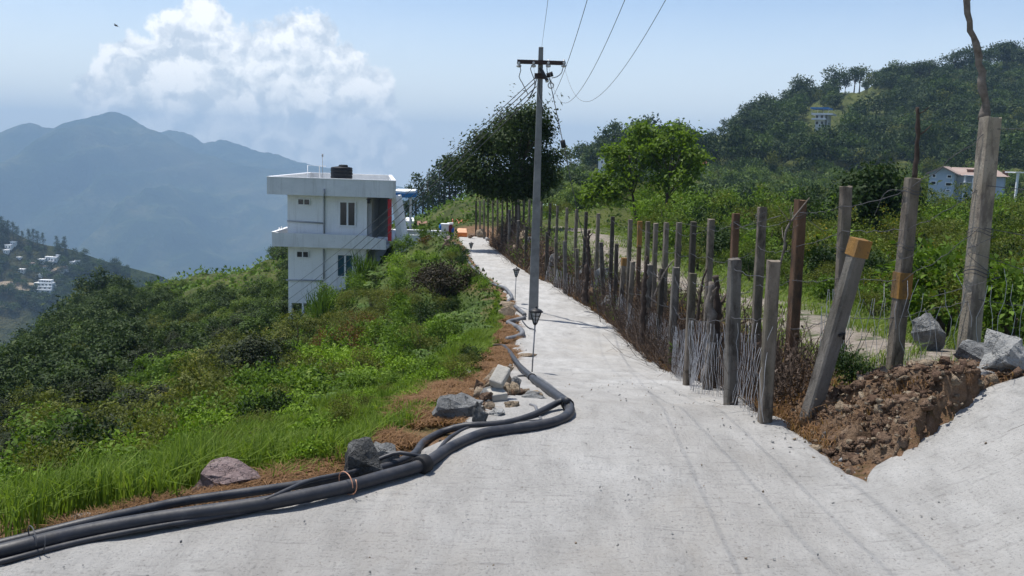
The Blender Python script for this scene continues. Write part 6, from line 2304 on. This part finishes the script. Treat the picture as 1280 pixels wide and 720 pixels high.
# ------------------------------------------------ woods
def build_woods():
    rng = np.random.default_rng(303)
    rg = random.Random(303)
    T = []   # x, y, kind, scale, group

    def add_px(px, py, Y, kind, s, lab, name='tree', grp=None, k=0):
        p = at(px, py, Y); z = hz(p.x, p.y)
        K[kind].put(name, k, (p.x, p.y, z - .2), s, rg.uniform(0, 6.28), lab, 'tree', grp)
    # left ridge: trees that stand out
    add_px(122, 352, 120, 'wood_dark', 1.05, 'dark round tree standing out on the left ridge line', k=0)
    add_px(105, 356, 124, 'wood_dark', .7, 'smaller dark tree left of the round tree on the left ridge', k=1)
    # conifers on the knoll beyond the road end
    for k, (px, Y, s) in enumerate(((512, 150, .8), (520, 152, .9), (528, 150, .7), (541, 158, 1.05), (548, 160, 1.25), (555, 162, 1.3), (562, 162, 1.15), (569, 164, .95), (576, 165, .9), (584, 166, 1.0), (591, 168, .9), (535, 154, .8), (600, 170, .8), (507, 148, .6))):
        add_px(px, 270, Y, 'conifer', s * 1.0, 'dark tall conifer in the grove beyond the end of the road', 'conifer_tree', 'conifers beyond the road end', k)
    # dark trees behind the pole, and on the shoulder left of the pair
    for k, (px, Y, s) in enumerate(((694, 295, .9), (702, 300, 1.0), (709, 302, 1.0), (716, 300, 1.1), (724, 305, 1.0), (731, 300, 1.0), (740, 318, .85), (748, 322, .9), (757, 326, .95), (766, 330, 1.0), (775, 332, 1.0), (784, 335, 1.0), (794, 338, .9), (770, 325, 1.2), (752, 318, 1.1))):
        add_px(px, 200, Y, 'conifer', s * .95, 'dark conifer on the shoulder of hill between the pole and the bright trees', 'conifer_tree', 'conifers behind the power pole', k)
    # crest of the right hill
    cx = np.linspace(868, 1300, 64)
    for k, px in enumerate(cx):
        px += rg.uniform(-4, 4)
        Y = float(np.interp(px, [870, 900, 950, 1050, 1150, 1280], [358, 378, 398, 418, 428, 446])) + rg.uniform(-10, 4)
        p = at(px, 100, Y); z = hz(p.x, p.y)
        small = px < 935
        K['skyline'].put('hilltop_tree', k, (p.x, p.y, z - .3), rg.uniform(.4, .65) if small else rg.uniform(.55, 1.35), rg.uniform(0, 6.28),
                             'dark spreading tree on the skyline of the right hill', 'tree', 'trees along the right hill skyline')
    # wooded masses
    x, y = sample_polar(rng, 30000, -46, 42, 46, 500, .62)
    d = np.hypot(x, y)
    az = np.degrees(np.arctan2(x, y))
    left = (az < -9) & (d < 150)
    right = (az > 1.5) & (y > 98)
    mid = (az > -7) & (az < 3) & (y > 120) & (y < 260)
    ok = (left | right | mid) & ~house_clear(x, y, 2) & ~((x > -16) & (y < 75))
    # open places: the grassy scar high on the hill, house plots, terraces, ridge field
    px_, py_ = [], []
    x, y = x[ok], y[ok]
    z = H(x, y)
    P = np.stack([x, y, z - CAM_Z], 1)
    q = P @ np.array(FWD)
    px = 640 + FPX * (P @ np.array(RIGHT)) / q
    py = 360 - FPX * (P @ np.array(UP)) / q
    nn = fbm(x / 14, y / 14, 3, 303)
    scar = (np.abs(px - 1075 - (125 - py) * .55) < 30 + 14 * nn) & (py > 114) & (py < 152)
    plot = ((px > 1000) & (px < 1055) & (py > 140) & (py < 182)) | ((px > 1150) & (px < 1275) & (py > 222) & (py < 262) & (y > 80) & (y < 160))
    terr = (px > 500) & (px < 660) & (py > 246) & (py < 290) & (y < 175) | ((px > 862) & (px < 915) & (py > 162) & (py < 200))
    ridgef = (px > 150) & (px < 350) & (py > 328) & (py < 375) & (nn < .8)
    keep = ~(plot | terr) & ~(ridgef & (rng.random(len(x)) < .55)) & ~(scar & (rng.random(len(x)) < .5))
    x, y, z, px, py, nn, ridgef, scar = [v[keep] for v in (x, y, z, px, py, nn, ridgef, scar)]
    idx = spaced(x, y, lambda d: 1.3 + .0115 * d)
    d = np.hypot(x, y)
    idx = sorted(idx, key=lambda k: d[k])
    ind, rest = [], []
    vis = lambda k: -30 < px[k] < 1310 and 0 < py[k] < 560
    for k in idx:
        a = math.degrees(math.atan2(x[k], y[k]))
        high = py[k] < 215 and a > 0
        u = rg.random()
        n1 = nn[k]
        if a < 0:
            if px[k] < 190 and not ridgef[k]: kind = 'dark' if u < .72 else 'mid'
            else: kind = 'light' if n1 > .25 else ('mid' if u < .6 else 'dark')
            sc = rg.uniform(.5, .95) * (.72 if px[k] < 160 else .5)
            if ridgef[k]: kind, sc = ('light' if u < .8 else 'mid'), rg.uniform(.13, .24)
        elif high:
            kind = 'dark' if u < .62 - .3 * n1 else 'mid'
            sc = rg.uniform(.75, 1.25)
            if scar[k]: kind, sc = 'light', rg.uniform(.12, .3)
        else:
            kind = 'light' if n1 > -.25 else ('mid' if u < .7 else 'dark')
            sc = rg.uniform(.4, .8)
        if len(ind) < 290 and vis(k): ind.append((k, kind, sc))
        else: rest.append((k, kind, sc))
    LB = {('L', 'dark'): 'dark tree in the wood covering the left hillside', ('L', 'mid'): 'mid green tree on the wooded left hillside', ('L', 'light'): 'light green tree or bush on the left hillside',
          ('R', 'dark'): 'dark tree low on the wooded hillside behind the field', ('R', 'mid'): 'mid green tree low on the wooded hillside behind the field', ('R', 'light'): 'light green tree low on the hillside behind the field'}
    for k, kind, sc in ind:
        s_ = 'L' if x[k] < -4 else 'R'
        K['wood_' + kind].put('tree', rg.randrange(9), (x[k], y[k], z[k] - .3), sc, rg.uniform(0, 6.28), LB[(s_, kind)], 'tree', kind + ' trees of the ' + ('left' if s_ == 'L' else 'right') + ' hillside')
    kinds = [K['far_dark'], K['far_mid'], K['far_light'], K['far_olive']]
    kid = {'dark': 0, 'mid': 1, 'light': 2}
    far = [(k, kd, sc) for k, kd, sc in rest if d[k] > 130]
    near = [(k, kd, sc) for k, kd, sc in rest if d[k] <= 130]
    mass('hillside_forest', kinds, [np.array([x[k], y[k], z[k] - .5]) for k, _, _ in far], [sc * .85 * rng.uniform(.6, 1.35) for _, _, sc in far], [3 if rng.random() < .16 else kid[kd] for _, kd, _ in far], 4)
    if near:
        kinds = [K['wood_dark'], K['wood_mid'], K['wood_light']]
        mass('slope_woods', kinds, [np.array([x[k], y[k], z[k] - .5]) for k, _, _ in near], [sc for _, _, sc in near], [kid[kd] for _, kd, _ in near], 5)
    print('woods', len(ind), len(far), len(near))


build_woods()
# ================================================================== FAR HOUSES AND SMALL THINGS
def far_house(name, px, py, Y, wpx, hpx, dpt, label, wall, roof=None, storeys=1, group=None, rz=0.0, windows=3, roof_h=.35, pos=None):
    p = at(px, py, Y)
    p.z = min(p.z, hz(p.x, p.y) + 1.2)
    w, h = wpx * Y / FPX, hpx * Y / FPX
    e = empty(name, p, rz - math.atan2(p.x, p.y) * 1.15); tag(e, label, 'house', group)
    b = MB(); b.box(-w / 2, w / 2, 0, dpt, -3, h); b.build('wall', M[wall], e)
    if roof:
        b = MB(); o = .06 * w; rh = h * roof_h
        b.add([(-w / 2 - o, -o, h + .002), (w / 2 + o, -o, h + .002), (w / 2 + o, dpt + o, h + .002), (-w / 2 - o, dpt + o, h + .002), (-w / 2 - o, dpt / 2, h + rh), (w / 2 + o, dpt / 2, h + rh)],
              [(3, 2, 1, 0), (0, 1, 5, 4), (2, 3, 4, 5), (0, 4, 3), (1, 2, 5)])
        b.build('roof', M[roof], e)
    else:
        b = MB(); b.box(-w / 2 - .15, w / 2 + .15, -.15, dpt + .15, h + .002, h + .3); b.build('roof', M['white_paint'], e)
    for s in range(storeys):
        for k in range(windows):
            x = -w / 2 + w * (k + .5) / windows
            z = h * (s + .32) / storeys
            b = MB(); b.box(x - w * .09, x + w * .09, -.06, -.003, z, z + h * .38 / storeys); b.build('window', M['glass'], e)
    return e


def build_far():
    # the cottage below the wooded hill, partly behind the tallest post
    Y = 128.0
    z0 = at(1205, 243, Y).z
    x0, x1 = at(1161, 240, Y).x, at(1213, 240, Y).x
    e = empty('cottage', ((x0 + x1) / 2, Y, z0), R(-30)); tag(e, 'pale blue two-storey cottage with pink tiled roofs behind the tallest post', 'house')
    cx, cy = e.location.x, Y

    def lx(px): return at(px, 230, Y).x - cx

    def lz(py, px=1190): return at(px, py, Y).z - z0
    # gabled front block
    xa, xb, xm = lx(1163), lx(1192), lx(1178)
    ze, zr = lz(217), lz(210)
    b = MB()
    b.add([(xa, 0, -4), (xb, 0, -4), (xb, 0, ze), (xm, 0, zr), (xa, 0, ze), (xa, 9, -4), (xb, 9, -4), (xb, 9, ze), (xm, 9, zr), (xa, 9, ze)],
          [(0, 1, 2, 3, 4), (9, 8, 7, 6, 5), (1, 6, 7, 2), (5, 0, 4, 9)])
    b.build('gable_wall', M['blue_wall'], e)
    b = MB(); xc, xd = xb + .002, lx(1246)
    zw = lz(219)
    b.box(xb, xd, 3.2, 9, -4, zw); b.build('wing_wall', M['blue_wall'], e)

    def slope(a, c, y0, y1, t=.18):
        # roof plane between ridge a and eave c along y
        b = MB(); b.hexa([(a[0], y0, a[1]), (c[0], y0, c[1]), (c[0], y1, c[1]), (a[0], y1, a[1]), (a[0], y0, a[1] + t), (c[0], y0, c[1] + t), (c[0], y1, c[1] + t), (a[0], y1, a[1] + t)]); return b
    slope((xm, zr + .01), (xa - .5, ze - .25), -.6, 9.4).build('roof_slope', M['roof_tile'], e)
    slope((xm + .002, zr + .012), (xb + .5, ze - .25), -.6, 9.4).build('roof_slope', M['roof_tile'], e)
    b = MB(); zr2 = lz(209)
    b.add([(xb - 1.0, 2.6, zw + .02), (xd + .5, 2.6, zw + .02), (xd + .5, 9.5, zw + .02), (xb - 1.0, 9.5, zw + .02), (xm + .6, 6.2, zr2), (xd - 1.5, 6.2, zr2)],
          [(3, 2, 1, 0), (0, 1, 5, 4), (2, 3, 4, 5), (0, 4, 3), (1, 2, 5)])
    b.build('wing_roof', M['roof_tile'], e)
    for px in (1206.5, 1254 - 8):
        b = MB(); x = lx(px); b.box(x - .35, x + .35, 4.2, 4.9, zw, lz(212)); b.box(x - .5, x + .5, 4.05, 5.05, lz(212) + .002, lz(211)); b.build('chimney', M['roof_brown'], e)
    for (pa_, pb_, y0, y1, yy) in ((1166, 1171, 218, 223, 0), (1183, 1189, 218.5, 223, 0), (1165, 1172, 227, 232, 0), (1182, 1190, 228, 233, 0), (1183, 1189, 237, 240, 0), (1196, 1200, 228, 233, 3.2), (1218, 1223, 224, 230, 3.2), (1229, 1234, 224, 230, 3.2)):
        b = MB(); b.box(lx(pa_), lx(pb_), yy - .09, yy - .003, lz(y1), lz(y0))
        f = b.build('window', M['white_paint'], e)
        b = MB(); b.box(lx(pa_) + .12, lx(pb_) - .12, yy - .12, yy - .092, lz(y1) + .1, lz(y0) - .1); b.build('pane', M['glass'], f)
    b = MB()
    for px in (1203, 1212.5): b.box(lx(px) - .12, lx(px) + .12, 1.2, 1.45, -3, lz(219))
    b.box(lx(1201), lx(1215), 1.0, 3.2, lz(228), lz(227)); b.box(lx(1201), lx(1215), .9, 3.2, lz(219), lz(218.3))
    b.build('porch', M['white_paint'], e)
    e2 = far_house('cottage', 1246, 240, 136, 22, 18, 6, 'small pale cottage with pink roof right of the tallest post', 'blue_wall', 'roof_tile', 2, windows=2, roof_h=.4)
    # white house high on the wooded hill
    Y = 335.0
    p = at(1027, 161, Y)
    e = empty('hill_house', p, R(-27)); tag(e, 'white two-storey house with balconies set among the trees high on the hill', 'house')

    def q(px, py): v = at(px, py, Y); return v.x - p.x, v.z - p.z
    a, c = q(1018.5, 161), q(1031.5, 143)
    b = MB(); b.box(a[0], c[0], 0, 8, -4, c[1]); b.build('wall', M['white_wall'], e)
    for (x0, x1, y0, y1) in ((1015.5, 1033, 148, 149.5), (1015.5, 1041, 142, 143.3)):
        a, c = q(x0, y1), q(x1, y0)
        b = MB(); b.box(a[0], c[0], -1.5, 8, a[1], c[1]); b.build('balcony_slab', M['white_paint'], e)
    a, c = q(1014.5, 135.8), q(1037, 134.8)
    b = MB(); b.box(a[0], c[0], -1.8, 8, a[1], c[1]); b.build('roof', M['blue'], e)
    for px in (1016, 1023, 1030, 1036):
        a, c = q(px - .35, 142), q(px + .35, 135.8)
        b = MB(); b.box(a[0], c[0], -1.2, -.9, a[1], c[1]); b.build('post', M['white_paint'], e)
    for (px, py) in ((1021.5, 146), (1027.5, 146), (1021.5, 153.5), (1027.5, 153.5)):
        a, c = q(px - 1.6, py + 1.8), q(px + 1.6, py - 1.8)
        b = MB(); b.box(a[0], c[0], -.08, -.003, a[1], c[1]); b.build('window', M['glass'], e)
    a, c = q(1031.6, 161), q(1035, 143.5)
    b = MB(); b.box(a[0] + .02, c[0], 1.5, 8, -4, c[1]); b.build('side_wall', M['grey_wall'], e)
    # bits seen between the trees
    far_house('roofed_house', 879, 170, 262, 11, 5, 6, 'small house with a dull red roof on the terraces of the hill', 'white_wall', 'roof_red', windows=2, roof_h=1.0)
    far_house('tower_house', 752, 214, 255, 9, 15, 6, 'narrow white house behind the bright green trees', 'white_wall', None, 2, windows=1)
    far_house('sheet_roofed_shed', 686, 256, 92, 17, 7, 5, 'shed with a pale green sheet roof behind the far fence posts', 'white_wall', 'roof_green', windows=2, roof_h=.5)
    far_house('roofed_house', 841, 252, 96, 14, 4, 5, 'low house with a reddish brown roof beside the bright green trees', 'grey_wall', 'roof_brown', windows=2, roof_h=.9)
    far_house('roofed_house', 511, 284, 118, 11, 5, 6, 'white cottage with pale roof just right of the big white house', 'white_wall', None, windows=2)
    far_house('roofed_house', 528, 285, 116, 11, 3.5, 6, 'low cottage with a brown roof beyond the terrace wall', 'white_wall', 'roof_brown', windows=2, roof_h=.8)
    far_house('roofed_house', 576, 284, 88, 20, 4.5, 5, 'house with a red roof behind the orange bin', 'white_wall', 'roof_red', windows=2, roof_h=.7)
    far_house('roofed_house', 1269, 270, 120, 14, 3, 6, 'low shed with a faded brown roof at the right picture edge', 'grey_wall', 'roof_brown', windows=1, roof_h=.9)
    # carport frame at the right edge
    Y = 118; p = at(1275, 232, Y); e = empty('frame_shelter', p); tag(e, 'white open frame shelter at the right picture edge beside the cottage', 'shelter')
    for px in (1271.5, 1284):
        x = at(px, 232, Y).x - p.x
        b = MB(); b.box(x - .12, x + .12, 0, .25, -3, at(px, 216.5, Y).z - p.z); b.build('post', M['white_paint'], e)
    b = MB(); b.box(at(1269, 216, Y).x - p.x, at(1292, 216, Y).x - p.x, -.1, 2.5, at(1275, 216.4, Y).z - p.z, at(1275, 215, Y).z - p.z); b.build('roof', M['white_paint'], e)

    # village on the far left hillside
    def on_slope(px, py):
        deps = bpy.context.evaluated_depsgraph_get()
        deps.update()
        d = ray(px, py).normalized()
        hill = bpy.data.objects['hillside']
        ok, loc, n, i = hill.ray_cast(Vector((0, 0, CAM_Z)), d)
        return loc if ok else at(px, py, 760)
    V = [(10, 309, 8, 5), (16, 305, 6, 5), (7, 315, 6, 4), (23, 323, 5, 2), (39, 331, 6, 3), (51, 327, 7, 5), (60, 324, 7, 5), (67, 325, 8, 6), (63, 329, 6, 4), (58, 336, 8, 5), (78, 329, 4, 3), (85, 334, 5, 4), (90, 330, 6, 5),
         (96, 328, 5, 4), (83, 338, 5, 3), (77, 340, 5, 3), (26, 339, 8, 4), (50, 345, 4, 4), (72, 321, 4, 4)]
    rg = random.Random(6)
    for k, (px, py, w, h) in enumerate(V):
        l = on_slope(px, py + h / 2)
        W_, H_ = w * l.y / FPX, h * l.y / FPX
        b = MB(); b.box(-W_ / 2, W_ / 2, 0, W_ * .8, -5, H_)
        b.mi = 1; b.box(-W_ / 2 - .3, W_ / 2 + .3, -.3, W_ * .8 + .3, H_ + .01, H_ + .5)
        b.mi = 2
        for j in (-.25, .25): b.box(j * W_ - W_ * .08, j * W_ + W_ * .08, -.1, -.01, H_ * .35, H_ * .75)
        o = b.build('village_house', [M['white_wall'], M['roof_tile'] if k % 5 == 4 else M['white_paint'], M['glass']]); o.location = l
        tag(o, 'tiny white house of the village on the far left hillside', 'house', 'village houses on the far left hillside')
    l = on_slope(47, 366)
    e = empty('terraced_building', l); tag(e, 'large white stepped building at the foot of the far left village', 'building')
    s = l.y / FPX
    for (x0, x1, h0, h1) in ((-18, 17, 0, 4), (-12, 17, 4.001, 8), (-7, 16, 8.001, 12), (-2, 14, 12.001, 15.5)):
        b = MB(); b.box(x0 * s, x1 * s, (h0 * .6) * s, 14 * s, (h0 - (6 if h0 == 0 else 0)) * s, h1 * s); b.build('storey', M['white_wall'], e)
        for j in range(5):
            x = (x0 + (x1 - x0) * (j + .5) / 5) * s
            b = MB(); b.box(x - 1.1 * s, x + 1.1 * s, (h0 * .6) * s - .15, (h0 * .6) * s - .01, (h0 + 1.1) * s, (h0 + 2.7) * s); b.build('window', M['glass'], e)
    # roads of the village
    for nm, pts, wd in (('far_road', [(-10, 359), (10, 360), (30, 361), (42, 363)], 13), ('far_road', [(60, 342), (70, 338), (80, 335), (92, 331)], 5)):
        c = [on_slope(x, y) for x, y in pts]
        c = smooth_path(c, 8)
        b = MB()
        vs, fs = [], []
        for k, pnt in enumerate(c):
            vs += [pnt + Vector((0, -wd / 2, .2)), pnt + Vector((0, wd / 2, wd * .28 + 1.0)), pnt + Vector((0, wd / 2, -6)), pnt + Vector((0, -wd / 2, -6))]
            if k: o_ = 4 * (k - 1); fs += [(o_ + j, o_ + (j + 1) % 4, o_ + 4 + (j + 1) % 4, o_ + 4 + j) for j in range(4)]
        b.add(vs, fs)
        tag(b.build(nm, M['rock_tan']), kind='structure')
    # trees of that hillside
    rng = np.random.default_rng(66)
    pts, sc, pk = [], [], []
    for k in range(420):
        px, py = rng.uniform(-20, 190), rng.uniform(285, 400)
        if py < np.interp(px, [0, 40, 85, 135, 200], [290, 306, 316, 332, 350]): continue
        l = on_slope(px, py)
        if rng.random() < .6 and fbm(np.array([px / 25]), np.array([py / 14]), 2, 4)[0] < 0: continue
        pts.append(np.array(l) - [0, 0, .5]); sc.append(rng.uniform(.6, 1.5)); pk.append(int(rng.random() < .4))
    mass('village_woods', [K['far_dark'], K['far_mid']], pts, sc, pk, 8)
    for k, (px, py, s) in enumerate(((2, 298, 2.2), (6, 300, 2.0), (11, 302, 2.1), (17, 300, 1.8), (22, 304, 1.7), (36, 305, 1.5), (42, 306, 1.6), (47, 307, 1.5), (54, 307, 1.3), (71, 312, 1.4), (81, 314, 1.5), (28, 305, 1.3), (-6, 297, 2.2))):
        l = on_slope(px, py)
        K['conifer'].put('conifer_tree', k, l, (s * .95, s * .95, s), k, 'dark tree on the crest of the far left village hillside', 'tree', 'trees on the crest of the village hillside')

    # bird
    p = at(145, 32, 45)
    b = MB()
    b.tube([(-.17, 0, .05), (-.10, 0, .035), (0, 0, 0), (.10, 0, -.03), (.19, 0, -.07)], [.012, .04, .055, .035, .01], 8)
    b.add([(-.05, 0, .03), (.07, 0, .0), (.02, -.28, .13), (-.06, -.20, .12)], [(0, 1, 2, 3), (3, 2, 1, 0)])
    b.add([(-.05, 0, .03), (.07, 0, .0), (.02, .28, .10), (-.06, .20, .10)], [(0, 1, 2, 3), (3, 2, 1, 0)])
    b.add([(.17, 0, -.06), (.30, .05, -.11), (.30, -.05, -.12)], [(0, 1, 2), (2, 1, 0)])
    o = b.build('bird', M['bird']); o.location = p; o.scale = (.62, .62, .62)
    tag(o, 'small black bird flying high at the upper left', 'bird')


build_far()
